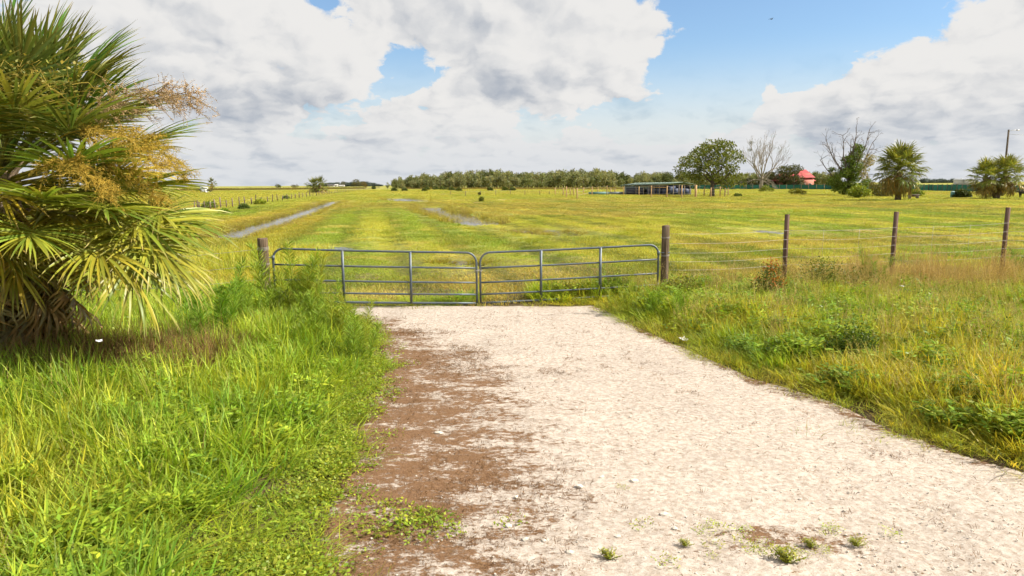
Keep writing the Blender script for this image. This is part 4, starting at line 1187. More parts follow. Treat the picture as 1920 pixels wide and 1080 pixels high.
def bare_tree():
    root, base = tree_root('bare_tree', 1427, 356, 'leafless pale tree with many fine upright branches beside the oak'); H = base[1] / FPX
    rg = np.random.default_rng(8); b = B(); ends = []
    b.tube([(0, 0, -0.3), (0, 0, 2.0), (0.1, 0, 5.2)], [0.95, 0.72, 0.6], 9)
    for a in range(13):
        t_ = a * 2.39996; e = 0.35 + 1.6 * rg.random()
        branches(b, (0.05, 0, 2.6 + 0.25 * a), (math.cos(t_) * 0.8, math.sin(t_) * 0.8, e), 6.6 * rg.uniform(0.8, 1.1), 0.27, 4, rg, ends, 0.34, 0.68, (2, 3), 0.14, 0.028, 0.09)
    for a in range(6):    # drooping dead limbs low down
        t_ = -0.5 + a * 1.3
        branches(b, (0, 0, 5.0 - 0.3 * a), (math.cos(t_), math.sin(t_), -0.05), 4.6, 0.14, 3, rg, ends, 0.35, 0.66, (2, 2), -0.22, 0.025, 0.1)
    ob('trunk', b.mesh('trunk', M['pale_bark'], True), root)
    C = [dp(1408, 268, base[1]) - np.array([base[0], base[1], 0]), dp(1406, 281, base[1]) - np.array([base[0], base[1], 0])]
    ob('mistletoe', crown_mesh('mistletoe', C, [0.75, 0.9], 70, 0.4, M['oleaf'], 0.2), root, color=(0.085, 0.10, 0.03))
bare_tree()

def vine_tree():
    root, base = tree_root('dead_tree', 1588, 366, 'dead grey tree with its trunk smothered in green vine', 'tree'); Y = base[1]; k = Y / FPX
    o_ = np.array([base[0], base[1], 0])
    rg = np.random.default_rng(19); b = B(); ends = []
    b.tube([(0, 0, -0.3), (0.1, 0, 2.0), (0.2, 0, 4.5)], [0.65, 0.5, 0.4], 9)
    for px, py in ((1548, 265), (1536, 300), (1572, 255), (1600, 248), (1620, 250), (1645, 266), (1640, 290), (1590, 262), (1556, 285), (1612, 275)):
        tip = dp(px, py, Y) - o_; tip[1] += rg.uniform(-2.5, 2.5); s0 = np.array([0.1, 0, 2.2 + 2 * rg.random()])
        t_ = np.linspace(0, 1, 9)[:, None]
        mid = s0 + (tip - s0) * t_ + np.array([0, 0, 1.0]) * (-1.1 * np.sin(t_ * math.pi)) + rg.normal(0, 0.16, (9, 3)) * np.sin(t_ * math.pi)
        b.tube(mid, np.linspace(0.22, 0.06, 9), 6, r=0.5)
        for j in range(9):
            i = rg.integers(3, 9); d = (tip - s0) / np.linalg.norm(tip - s0) + rg.normal(0, 0.55, 3)
            branches(b, mid[i], d / np.linalg.norm(d), rg.uniform(0.9, 1.9), 0.065, 2, rg, ends, 0.45, 0.66, (2, 2), 0.08, 0.022, 0.12)
    ob('trunk', b.mesh('trunk', solid('dead_wood', (0.145, 0.115, 0.10), 0.9, var=0.4, scale=2), True), root)
    def lump(lst, per, ls, col, nm):
        C, Rr = [], []
        for px, py, r in lst:
            for s in (-1, 0, 1):
                c = dp(px, py, Y) - o_; c[1] += s * r * k * 0.8; C.append(c + rg.normal(0, 0.15, 3)); Rr.append(r * k * 0.85)
        ob(nm, crown_mesh(nm, C, Rr, per, ls, M['oleaf'], 0.5, hang=0.4), root, color=col)
    lump(((1610, 277, 9), (1605, 290, 12), (1590, 298, 10), (1598, 312, 14), (1580, 325, 12), (1565, 335, 9), (1575, 345, 10), (1592, 345, 12), (1560, 318, 5), (1585, 358, 8), (1600, 335, 10), (1562, 340, 10), (1570, 352, 8), (1606, 352, 8), (1622, 343, 9), (1595, 325, 12)), 230, 0.34, (0.14, 0.20, 0.036), 'vine')
    lump(((1625, 305, 11), (1615, 318, 12), (1632, 296, 8), (1620, 330, 9), (1606, 300, 8)), 120, 0.30, (0.29, 0.25, 0.09), 'pale_vine')
vine_tree()

def lump_tree(name, px, py, lst, label, col, per=110, ls=0.5, cat='tree', trunk=0.35, group=None, depth=0.8, mt='bark', hang=0.0):
    """tree or bush whose outline is given as lumps (px, py, r px)"""
    root, base = tree_root(name, px, py, label, cat, group); Y = base[1]; k = Y / FPX; o_ = np.array([base[0], base[1], 0])
    C, Rr = [], []
    for q, w, r in lst:
        for s in (-1, 0, 1):
            c = dp(q, w, Y) - o_; c[1] += s * r * k * depth + rng.normal(0, 0.1 * r * k); c[2] = max(c[2], r * k * 0.45); C.append(c); Rr.append(r * k * 0.86)
    b = B(); top = max(c[2] for c in C) * 0.8
    b.tube([(0, 0, -0.2), (0.02, 0, top * 0.5), (0.05, 0, top)], [trunk, trunk * 0.7, trunk * 0.25], 7)
    for c in C[::2]: b.tube([(0, 0, top * 0.35), c * [0.5, 0.5, 0.75], c], [trunk * 0.4, trunk * 0.25, trunk * 0.08], 4, cap=False)
    ob('trunk' if cat == 'tree' else 'stem', b.mesh('trunk', M[mt], True), root)
    ob('crown' if cat == 'tree' else 'foliage', crown_mesh('foliage', C, Rr, per, ls, M['oleaf'], 0.45, hang=hang), root, color=col)
    return root
DKG = 'dark oaks round the red roofed house'
lump_tree('oak_tree', 1480, 352, ((1470, 320, 13), (1490, 318, 12), (1480, 333, 14), (1494, 336, 10), (1500, 343, 7), (1463, 335, 9), (1477, 346, 8)), 'dark oak with grey tinge standing before the red roofed house', (0.085, 0.092, 0.045), 150, 0.9, group=DKG, trunk=0.5)
lump_tree('oak_tree', 1445, 352, ((1445, 330, 11), (1434, 340, 10), (1455, 342, 9), (1422, 345, 7)), 'low dark oak behind the leafless tree', (0.075, 0.078, 0.04), 140, 0.9, group=DKG, trunk=0.4)
lump_tree('oak_tree', 1402, 352, ((1404, 340, 9), (1394, 346, 8), (1412, 346, 8)), 'small dark oak between the round oak and the leafless tree', (0.05, 0.055, 0.026), 120, 0.9, group=DKG, trunk=0.4)
SH = 'bushes about the far homestead'
lump_tree('bush', 1610, 371, ((1610, 356, 12), (1597, 361, 8), (1623, 361, 9), (1608, 364, 9)), 'rounded bright green bush at the foot of the vine-covered dead tree', (0.21, 0.26, 0.03), 220, 0.30, 'bush', 0.08, SH)
lump_tree('bush', 1718, 369, ((1718, 360, 7), (1711, 364, 5), (1725, 363, 5)), 'small bright green bush just right of the stout palm', (0.19, 0.25, 0.03), 130, 0.28, 'bush', 0.06, SH)
lump_tree('bush', 1806, 371, ((1800, 361, 8), (1808, 364, 8), (1796, 366, 7), (1815, 367, 5), (1790, 368, 4)), 'dark spreading bush beside the teal drum', (0.07, 0.09, 0.030), 150, 0.32, 'bush', 0.06, SH)
lump_tree('bush', 1652, 369, ((1640, 352, 8), (1655, 350, 8), (1664, 356, 8), (1645, 362, 8), (1660, 364, 8), (1636, 345, 5)), 'thin brownish scrub between the dead tree and the stout palm', (0.21, 0.19, 0.07), 90, 0.34, 'bush', 0.06, SH)
lump_tree('bush', 1436, 360, ((1436, 352, 7), (1428, 356, 5), (1446, 356, 5)), 'yellow green bush at the foot of the leafless tree', (0.17, 0.20, 0.03), 120, 0.3, 'bush', 0.06, SH)
lump_tree('bush', 1383, 369, ((1381, 366, 4), (1388, 366, 3)), 'low green bush out in the grass right of the oak', (0.10, 0.14, 0.025), 80, 0.25, 'bush', 0.05, SH)
lump_tree('bush', 1490, 366, ((1484, 359, 5), (1496, 358, 6), (1506, 361, 5)), 'loose yellow green scrub in front of the red roofed house', (0.19, 0.19, 0.035), 90, 0.3, 'bush', 0.05, SH)
lump_tree('bush', 903, 378.5, ((903, 373, 5), (901, 375, 3)), 'single round green shrub standing alone in the middle of the pasture', (0.115, 0.14, 0.02), 160, 0.16, 'shrub', 0.05)
lump_tree('bush', 899, 367, ((899, 363, 3.2),), 'tiny dark shrub just behind the lone round shrub', (0.08, 0.085, 0.03), 120, 0.2, 'shrub', 0.05)
LB = 'bushes along the left post row'
for px, py, r, cl, lab in ((392, 391, 9, (0.13, 0.17, 0.03), 'tall green bush growing through the near end of the grey post row'), (419, 401, 6, (0.13, 0.20, 0.02), 'bright low bush in front of the grey post row'), (457, 392, 6, (0.07, 0.10, 0.025), 'dark round bush in front of the grey post row'), (488, 384, 7, (0.17, 0.20, 0.025), 'broad pale green bush leaning on the grey post row'), (536, 373, 4, (0.08, 0.12, 0.025), 'small dark bush near the middle of the grey post row')):
    lump_tree('bush', px, py, ((px, py - r * 0.8, r), (px - r * 0.8, py - r * 0.5, r * 0.7), (px + r * 0.9, py - r * 0.5, r * 0.7)), lab, tuple(c_ * 1.6 for c_ in cl), 150, 0.22, 'bush', 0.05, LB)
LT = 'trees on the far left horizon'
lump_tree('round_tree', 668, 352, ((668, 341, 7), (676, 345, 6), (663, 346, 5)), 'largest rounded tree on the skyline left of the track', (0.11, 0.105, 0.045), 130, 0.9, group=LT, trunk=0.4)
lump_tree('round_tree', 681, 352, ((682, 344, 5), (685, 348, 4)), 'brownish tree touching the largest tree on the left skyline', (0.14, 0.11, 0.04), 110, 0.9, group=LT, trunk=0.3)
lump_tree('round_tree', 643.5, 350.5, ((643.5, 343.5, 4.5),), 'small round tree beside the pale farm buildings', (0.09, 0.085, 0.04), 110, 1.2, group=LT, trunk=0.3)
lump_tree('round_tree', 520.5, 352.5, ((520.5, 348.5, 4.5), (524, 350, 3)), 'lone dark bush tree on the skyline above the post row', (0.08, 0.095, 0.03), 110, 0.7, group=LT, trunk=0.25)
lump_tree('round_tree', 553, 352, ((550, 349, 4), (556, 349, 4)), 'low brown tree pair on the skyline left of the bushy palm', (0.10, 0.09, 0.04), 100, 0.7, group=LT, trunk=0.25)

# the far wood
def wood():
    def wt(seed, h, w, n, ls):
        rg = np.random.default_rng(seed); b = B()
        b.tube([(0, 0, -0.5), (0.1, 0, h * 0.45), (0.2, 0, h * 0.9)], [0.28, 0.2, 0.06], 5, r=0.98)
        ctr = lumps(12, w * 0.5, w * 0.5, h * 0.46, rg, -1.0) + [0, 0, h * 0.52]
        for c in ctr:
            m_ = n // 12; d = rdir(m_); P = c + d * (w * 0.27) * (0.4 + 0.6 * rng.random((m_, 1)))
            leaves(b, P, rdir(m_) + [0, 0, 0.2], rng.uniform(ls * 0.6, ls * 1.4, m_), ls * 0.55)
        return b.mesh('wood_tree', M['leaf'])
    def wo(seed, h, w, n, ls):
        me = wt(seed, h, w, n, ls); return me
    W = [wt(s, h, w, 620, 0.95) for s, h, w in ((1, 11, 6.5), (2, 12.5, 6), (3, 10, 7), (4, 9, 6), (5, 12, 5.0))]
    # depth and height of the wood along the picture
    prof_x = [715, 740, 790, 860, 930, 1000, 1060, 1120, 1180, 1240, 1300, 1400, 1560]
    prof_h = [0.40, 0.62, 0.90, 1.05, 1.12, 0.98, 1.18, 1.12, 0.92, 0.98, 0.95, 0.9, 0.9]
    N = 680
    px = np.r_[rng.uniform(735, 1570, N - 160), rng.uniform(760, 1300, 160)]; dep = rng.uniform(0, 1, N) ** 1.3
    Y = 500 + 170 * dep + np.where(px > 1000, 40 * (1 - dep), 0)
    d = np.array([pdir(p, 350) for p in px]); x = d[:, 0] / d[:, 1] * Y
    hs = np.interp(px, prof_x, prof_h) * rng.uniform(0.78, 1.12, N) * (1 + 0.12 * dep)
    c = mixc((0.18, 0.205, 0.10), (0.27, 0.275, 0.165), rng.random(N)); c = mixc(c, (0.085, 0.105, 0.035), (rng.random(N) < 0.25) * 0.9)  # olive leaf colours lightened and greyed to carry the haze of distance
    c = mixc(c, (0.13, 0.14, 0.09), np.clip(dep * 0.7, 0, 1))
    P = np.c_[x, Y, np.zeros(N)]
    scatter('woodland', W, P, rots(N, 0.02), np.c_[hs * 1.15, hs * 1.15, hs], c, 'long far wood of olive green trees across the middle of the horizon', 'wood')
    # the front trees of the wood, which can be told apart
    WF = []
    for me in W:
        m2 = me.copy(); m2.materials.clear(); m2.materials.append(M['oleaf']); WF.append(m2)
    tb = B().tube([(0, 0, -0.5), (0.1, 0, 4.5), (0.15, 0, 9)], [0.30, 0.22, 0.07], 6).mesh('trunk', M['bark'])
    fx = np.r_[np.array([727, 748, 756, 775, 784, 800, 812, 826]), np.linspace(840, 1160, 26) + rng.uniform(-4, 4, 26)]
    for i, p in enumerate(fx):
        Yf = 478 + rng.uniform(-8, 12); q = dp(p, 350, Yf); h = np.interp(p, prof_x, prof_h) * random.uniform(0.78, 1.02)
        g = random.random(); cl = tuple(np.array((0.175, 0.20, 0.095)) * (1 - g) + np.array((0.28, 0.28, 0.165)) * g)  # front trees: olive range with the same haze greying in the colour
        lab = 'small outlying tree at the left end of the far wood' if i == 0 else 'olive green tree on the front edge of the far wood'
        root = thing('wood_tree', lab, 'tree', loc=(q[0], q[1], 0), group='trees on the front edge of the far wood', rz=random.random() * 6)
        ob('trunk', tb, root, scale=(h, h, h)); ob('crown', WF[i % 5], root, scale=(h * 1.05, h * 1.05, h), color=cl)
    # dark shrubs at the foot of the wood
    for (p, y_, r) in ((800, 354, 4), (816, 353.5, 5), (830, 353.5, 6), (846, 355, 5), (860, 356, 4), (918, 355, 4), (946, 355, 5), (960, 355, 4), (738, 356, 4), (758, 356, 4), (700, 352, 3), (795, 356, 3.5)):
        lump_tree('bush', p, y_ + 2.5, ((p, y_, r), (p + r * 0.8, y_ + 0.5, r * 0.7)), 'low dark green bush at the foot of the far wood', (0.075, 0.10, 0.022), 60, 0.7, 'bush', 0.08, 'bushes at the foot of the far wood')
    # woods on the horizon itself; distance haze is put into their blue-grey leaf colour
    N = 240
    px = np.r_[rng.uniform(575, 720, 150), rng.uniform(1725, 1830, 90)]; Yh = rng.uniform(1500, 1900, N)
    d = np.array([pdir(p, 345) for p in px])
    s = np.where(px < 1000, rng.uniform(0.7, 1.4, N) * np.interp(px, [575, 640, 690, 720], [0.4, 0.8, 0.8, 0.3]), rng.uniform(0.6, 1.0, N))
    scatter('horizon_woods', W, np.c_[d[:, 0] / d[:, 1] * Yh, Yh, np.zeros(N) - 1], rots(N, 0.02), np.c_[s * 3, s * 3, s], np.tile((0.075, 0.10, 0.125), (N, 1)), 'thin line of woods on the far horizon, tinted blue grey for haze', 'wood')
wood()

# ------------------------------------------------------------------ fences, buildings and small things far off
def post_row():
    A = gp(366, 397)[:2]; Bq = gp(712, 352.2)[:2]
    root = thing('post_fence', 'long row of uneven grey wooden posts running off to the left horizon', 'fence', loc=(*A, 0))
    pm = [B().tube([(0, 0, -0.2), (0.01 * s, 0, 0.6), (0.03 * s, 0.01, 1.0)], [0.075, 0.07, 0.065], 7).mesh('post', M['post_far']) for s in (-1, 1, 2)]
    L = np.linalg.norm(Bq - A); n = 82
    ds = np.linspace(0, 1, n) ** 1.55 * L
    for k, s in enumerate(ds):
        p = (Bq - A) / L * (s + random.uniform(-0.5, 0.5))
        o = ob('post', pm[k % 3], root, loc=(p[0], p[1], 0), rot=(random.uniform(-.07, .07), random.uniform(-.09, .09), random.random() * 6), scale=(random.uniform(0.9, 1.5),) * 2 + (random.uniform(0.95, 1.45),))
    for z in (0.45, 0.85):
        q = [np.array([*( (Bq - A) * t_), z]) for t_ in np.linspace(0, 1, 40)]
        ob('wire', B().tube(q, 0.006, 4).mesh('wire', M['wire']), root)
post_row()

def pen():
    root0 = gp(1169, 367); root = thing('pen_fence', 'pen fence of tan wooden posts and thin wire round the open barn', 'fence', loc=(root0[0], root0[1], 0))
    O = np.array([root0[0], root0[1], 0])
    pm = B().tube([(0, 0, -0.2), (0, 0, 1.0)], [0.13, 0.12], 7).mesh('post', M['post_tan'])
    front = [(1041, 366, 14), (1056, 367, 14), (1062, 370, 20), (1069, 367, 13), (1076, 367, 14), (1082, 373, 20), (1094, 364, 12), (1110, 366, 16), (1121, 364, 12), (1138, 366, 18), (1145, 365, 12), (1153, 365, 12), (1169, 366, 16), (1190, 364, 12), (1198, 367, 17), (1210, 364, 14), (1221, 370.5, 22), (1231, 365, 15), (1242, 365, 15), (1250, 371, 22), (1273, 366, 18), (1278, 371.5, 24), (1304, 371, 24), (1320, 368, 18), (1333, 370, 18), (1350, 369, 19), (1359, 369, 16), (1365, 367, 15)]
    tops = []
    for px, py, h in front:
        g = gp(px, py); hh = h / FPX * g[1]
        w = 1.9 if px == 1304 else 1.0
        ob('post', pm, root, loc=g - O, scale=(w, w, hh), rot=(0, random.uniform(-.02, .02), random.random()))
        tops.append((g - O, hh))
    near = [t_ for t_, f in zip(tops, front) if f[1] >= 366.0]
    for f in (0.35, 0.65, 0.93):
        for a, b2 in zip(near[:-1], near[1:]):
            ob('wire', B().tube([a[0] + [0, 0, a[1] * f], b2[0] + [0, 0, b2[1] * f]], 0.012, 4).mesh('wire', M['wire']), root)
    a, b2 = tops[16], tops[19]
    ob('rail', B().tube([a[0] + [0, 0, a[1] * 0.86], b2[0] + [0, 0, b2[1] * 0.86]], 0.07, 6).mesh('rail', M['post_tan']), root)
    # second line of thin posts farther left
    r2 = gp(880, 364); f2 = thing('pen_fence', 'sparse line of dark thin posts across the middle of the pasture', 'fence', loc=(r2[0], r2[1], 0)); O2 = np.array([r2[0], r2[1], 0])
    prev = None
    for px, py, h in ((845, 366, 8), (873, 368.2, 10), (901, 366, 8), (929.5, 366, 9), (957, 365, 8), (984, 366, 9), (1012, 365.5, 8), (1030, 365.5, 8)):
        g = gp(px, py); hh = h / FPX * g[1]
        ob('post', PF, f2, loc=g - O2, scale=(1, 1, hh)); t_ = g - O2 + [0, 0, hh * 0.9]
        if prev is not None: ob('wire', B().tube([prev, t_], 0.012, 4).mesh('wire', M['wire']), f2)
        prev = t_
PF = B().tube([(0, 0, -0.2), (0, 0, 1.0)], [0.085, 0.075], 6).mesh('post', M['post_far'])
pen()

def barn():
    green = solid('green_metal_roof', (0.17, 0.235, 0.20), 0.5, 0.2, var=0.15, scale=0.8, spec=0.5)
    blue = solid('navy_sheet', (0.035, 0.050, 0.105), 0.6, var=0.3, scale=1.5)
    grey = solid('grey_blue_siding', (0.20, 0.235, 0.25), 0.6, var=0.15, scale=1.0)
    dark = solid('dark_boards', (0.045, 0.045, 0.065), 0.85, var=0.3, scale=2)
    pale = solid('pale_post', (0.36, 0.30, 0.25), 0.8, var=0.2)
    A = gp(1171, 365.2)[:2]; Bq = gp(1251, 366.6)[:2]; Cq = gp(1283, 363.2)[:2]
    root = thing('barn', 'low open barn with a green metal roof behind tan pen posts', 'barn', loc=(*A, 0))
    O = np.array([*A, 0]); e1 = Bq - A; L1 = np.linalg.norm(e1); e1 /= L1; e2 = np.array([-e1[1], e1[0]]); W2 = 7.0
    def P(s, t_, z): return np.array([*(A + e1 * s + e2 * t_), z]) - O
    def slab(pts, th, name, mt):
        b = B(); p = np.array(pts); n = np.cross(p[1] - p[0], p[3] - p[0]); n /= np.linalg.norm(n)
        V = np.concatenate([p, p + n * th]); b.add(V, [[0, 3, 2, 1], [4, 5, 6, 7], [0, 1, 5, 4], [1, 2, 6, 5], [2, 3, 7, 6], [3, 0, 4, 7]])
        return ob(name, b.mesh(name, mt), root)
    eave, ridge, back = 2.35, 3.02, 2.6
    rt = W2 * 0.62
    roof = slab([P(-0.9, -0.8, eave), P(L1 + 0.6, -0.8, eave + 0.35), P(L1 + 0.6, rt, ridge + 0.12), P(-0.9, rt, ridge)], 0.08, 'roof', green)
    slab([P(-0.9, rt, ridge), P(L1 + 0.6, rt, ridge + 0.12), P(L1 + 0.9, W2 + 1.2, back), P(-0.9, W2 + 1.2, back)], 0.08, 'roof', green)
    # standing ribs of the roof sheets
    for k in range(17):
        s = -0.6 + k * (L1 + 1.0) / 16; f = (s + 0.9) / (L1 + 1.5)
        a, c = P(s, -0.82, eave + 0.35 * f + 0.10), P(s, rt, ridge + 0.12 * f + 0.10)
        ob('roof_rib', B().tube([a, c], 0.035, 4).mesh('roof_rib', green), roof)
    slab([P(0, 0, 0), P(L1 * 0.28, 0, 0), P(L1 * 0.28, 0, eave - 0.05), P(0, 0, eave - 0.1)], 0.06, 'wall', grey)
    slab([P(L1 * 0.05, -0.08, 0.1), P(L1 * 0.47, -0.08, 0.1), P(L1 * 0.47, -0.08, 1.75), P(L1 * 0.05, -0.08, 1.75)], 0.05, 'panel', dark)
    slab([P(L1 * 0.28, 0.05, 1.6), P(L1 * 0.62, 0.05, 1.6), P(L1 * 0.62, 0.05, eave), P(L1 * 0.28, 0.05, eave - 0.02)], 0.05, 'wall', grey)
    slab([P(0, W2, 0), P(L1, W2, 0), P(L1, W2, back - 0.1), P(0, W2, back - 0.1)], 0.06, 'back_wall', dark)
    slab([P(0, 0.1, 0), P(0, W2, 0), P(0, W2, back - 0.1), P(0, 0.1, eave - 0.1)], 0.06, 'wall', grey)
    for k in range(4):
        s0 = L1 * (0.55 + 0.115 * k)
        slab([P(s0, -0.05, 0.35), P(s0 + L1 * 0.095, -0.05, 0.35), P(s0 + L1 * 0.095, -0.05, 1.65), P(s0, -0.05, 1.65)], 0.05, 'panel', blue)
    for k in range(4):
        t0 = 0.4 + k * W2 / 4.3
        slab([P(L1 + 0.05, t0, 0.1), P(L1 + 0.05, t0 + 2.1, 0.1), P(L1 + 0.05, t0 + 2.1, 1.7 if k else 2.4), P(L1 + 0.05, t0, 1.7 if k else 2.4)], 0.05, 'panel', blue)
    pst = B().box((0, 0, 0.5), (0.16, 0.16, 1.0)).mesh('post', pale)
    for s in (0.30, 0.48, 0.60, 0.72, 0.84, 1.0): ob('post', pst, root, loc=P(L1 * s, -0.18, 0), scale=(1, 1, eave + 0.15 * s))
    for t_ in (0.25, 0.5, 0.75, 1.0): ob('post', pst, root, loc=P(L1 + 0.14, W2 * t_, 0), scale=(1, 1, 2.6))
    slab([P(L1 * 0.28, -0.2, eave - 0.22), P(L1, -0.2, eave + 0.02), P(L1, -0.2, eave + 0.2), P(L1 * 0.28, -0.2, eave - 0.04)], 0.06, 'beam', pale)
    # troughs left of the barn
    teal = solid('teal_trough', (0.10, 0.20, 0.19), 0.6, var=0.2)
    for px, w, lab in ((1122, 5.2, 'long low teal trough left of the barn'), (1156, 4.2, 'grey blue trough nearest the barn wall')):
        g = gp(px, 365); h = 0.75
        t_ = thing('trough', lab, 'trough', loc=(g[0], g[1], 0), group='troughs beside the barn')
        b = B()
        for dx, dy, sx, sy in ((0, -0.5, w, 0.06), (0, 0.5, w, 0.06), (-w / 2, 0, 0.06, 0.94), (w / 2, 0, 0.06, 0.94)): b.box((dx, dy, h / 2), (sx, sy, h))
        ob('side', b.mesh('side', teal if px < 1130 else grey), t_)
        ob('bottom', B().box((0, 0, 0.12), (w - 0.1, 0.9, 0.05)).mesh('bottom', dark), t_)
barn()

def screen_fence():
    net = solid('green_screen_fabric', (0.022, 0.135, 0.098), 0.8, var=0.2, scale=0.5, objvar=0.22)
    A = gp(1292, 354.6)[:2]; Mi = gp(1560, 355.8)[:2]; Bq = gp(1935, 361.0)[:2]
    root = thing('screen_fence', 'long fence hung with green screening fabric behind the trees', 'fence', loc=(*A, 0)); O = np.array([*A, 0])
    pn = B(); n = 7
    xs_ = np.linspace(0, 1, n); V = np.concatenate([np.c_[xs_, 0.03 * np.sin(xs_ * 9), np.full(n, 0.12)], np.c_[xs_, 0.05 * np.sin(xs_ * 7 + 1), 2.1 - 0.10 * np.sin(xs_ * math.pi)]])
    V = np.concatenate([V, V + [0, 0.02, 0]]); i = np.arange(n - 1)
    pn.add(V, np.concatenate([np.c_[i, i + 1, i + n + 1, i + n], np.c_[i + 2 * n, i + 3 * n, i + 3 * n + 1, i + 2 * n + 1]]))
    pm = pn.mesh('panel', net); po = B().tube([(0, 0, -0.1), (0, 0, 2.3)], 0.09, 6).mesh('post', M['post_far'])
    pts = []
    for a, b2, k in ((A, Mi, 22), (Mi, Bq, 46)):
        for j in range(k): pts.append(a + (b2 - a) * j / k)
    pts.append(Bq)
    for a, b2 in zip(pts[:-1], pts[1:]):
        d = b2 - a; L = np.linalg.norm(d); rz = math.atan2(d[1], d[0])
        ob('post', po, root, loc=np.array([*a, 0]) - O)
        ob('panel', pm, root, loc=np.array([*(a + d * 0.04), 0]) - O, rot=(0, 0, rz), scale=(L * 0.92, 1, random.uniform(0.96, 1.03)))
screen_fence()

def house():
    red = solid('red_metal_roof', (0.46, 0.085, 0.085), 0.6, var=0.25, scale=0.4)
    wal = solid('salmon_wall', (0.46, 0.19, 0.14), 0.8, var=0.12); dk = solid('dark_window', (0.03, 0.035, 0.04), 0.2)
    g = gp(1498, 351.8); Y = g[1]; k = Y / FPX
    root = thing('house', 'house with bright red stepped metal roof behind dark oaks', 'house', loc=(g[0], g[1], 0))
    def hip(cx, cz0, cz1, hw, hd, rw, name):
        b = B(); V = [(cx - hw, -hd, cz0), (cx + hw, -hd, cz0), (cx + hw, hd, cz0), (cx - hw, hd, cz0), (cx - rw, 0, cz1), (cx + rw, 0, cz1)]
        b.add(V, [[0, 1, 5, 4], [2, 3, 4, 5]]); b.add(V, [[1, 2, 5], [3, 0, 4], ]); b.add(V, [[0, 3, 2, 1]])
        return ob(name, b.mesh(name, red), root)
    z = lambda py: CAM_H + (343.0 - py) * k
    def X(px): return (px - 1498) * k
    ob('wall', B().box((X(1492), 6, (z(337)) / 2), (62 * k, 9, z(337))).mesh('wall', wal), root)
    hip(X(1490), z(340), z(327), 36 * k, 7.0, 24 * k, 'roof').location.y = 4.5
    ob('upper_wall', B().box((X(1509), 3.0, z(333)), (17 * k, 6, 4.0)).mesh('upper_wall', wal), root)
    hip(X(1508), z(334), z(319), 17 * k, 5.0, 5 * k, 'upper_roof').location.y = 3.0
    ob('wall', B().box((X(1509), 0.5, z(338) / 2), (24 * k, 7, z(338))).mesh('wall', wal), root)
    for px in (1478, 1488, 1503, 1514):
        y_ = -3.06 if px > 1500 else 1.44
        w = ob('window', B().box((X(px), y_, 1.7), (1.3, 0.10, 1.3)).mesh('window', dk), root)
        fb = B()
        for dx, dz, sx, sz in ((0, 0.7, 1.56, 0.12), (0, -0.7, 1.56, 0.12), (-0.72, 0, 0.12, 1.28), (0.72, 0, 0.12, 1.28)): fb.box((X(px) + dx, y_ - 0.03, 1.7 + dz), (sx, 0.12, sz))
        ob('frame', fb.mesh('frame', M['wire']), w)
    an = gp(1464, 351.5)
    t_ = thing('outbuilding', 'low salmon coloured outbuilding left of the red roofed house', 'building', loc=(an[0], an[1], 0))
    ob('wall', B().box((0, 0, 1.9), (28 * k, 5, 3.8)).mesh('wall', wal), t_)
    ob('roof', B().box((0, 0, 3.95), (29 * k, 6, 0.3)).mesh('roof', red), t_)
house()

def utility_pole():
    Y = 135.0; top = dp(1891.5, 243, Y); bot = dp(1888, 345, Y)
    root = thing('utility_pole', 'dark wooden utility pole with a small lamp arm rising behind the palms', 'pole', loc=(top[0], top[1], 0))
    H = top[2]
    ob('pole', B().tube([(0, 0, -0.5), (0, 0, H * 0.5), (0.0, 0, H)], [0.25, 0.2, 0.165], 10).mesh('pole', M['bark']), root)
    arm = ob('lamp_arm', B().tube([(0, 0, H - 0.35), (0.7, 0, H - 0.12), (1.5, 0, H - 0.08)], 0.035, 6).mesh('lamp_arm', M['wire']), root)
    ob('lamp_head', B().box((1.75, 0, H - 0.1), (0.62, 0.26, 0.16), taper=0.7).mesh('lamp_head', M['wire']), arm)
    t_ = np.linspace(0, 1, 14)
    ob('cable', B().tube(np.c_[t_ * 24, t_ * -3, H - 0.85 - 0.6 * np.sin(t_ * math.pi)], 0.02, 4).mesh('cable', M['wire']), root)
utility_pole()

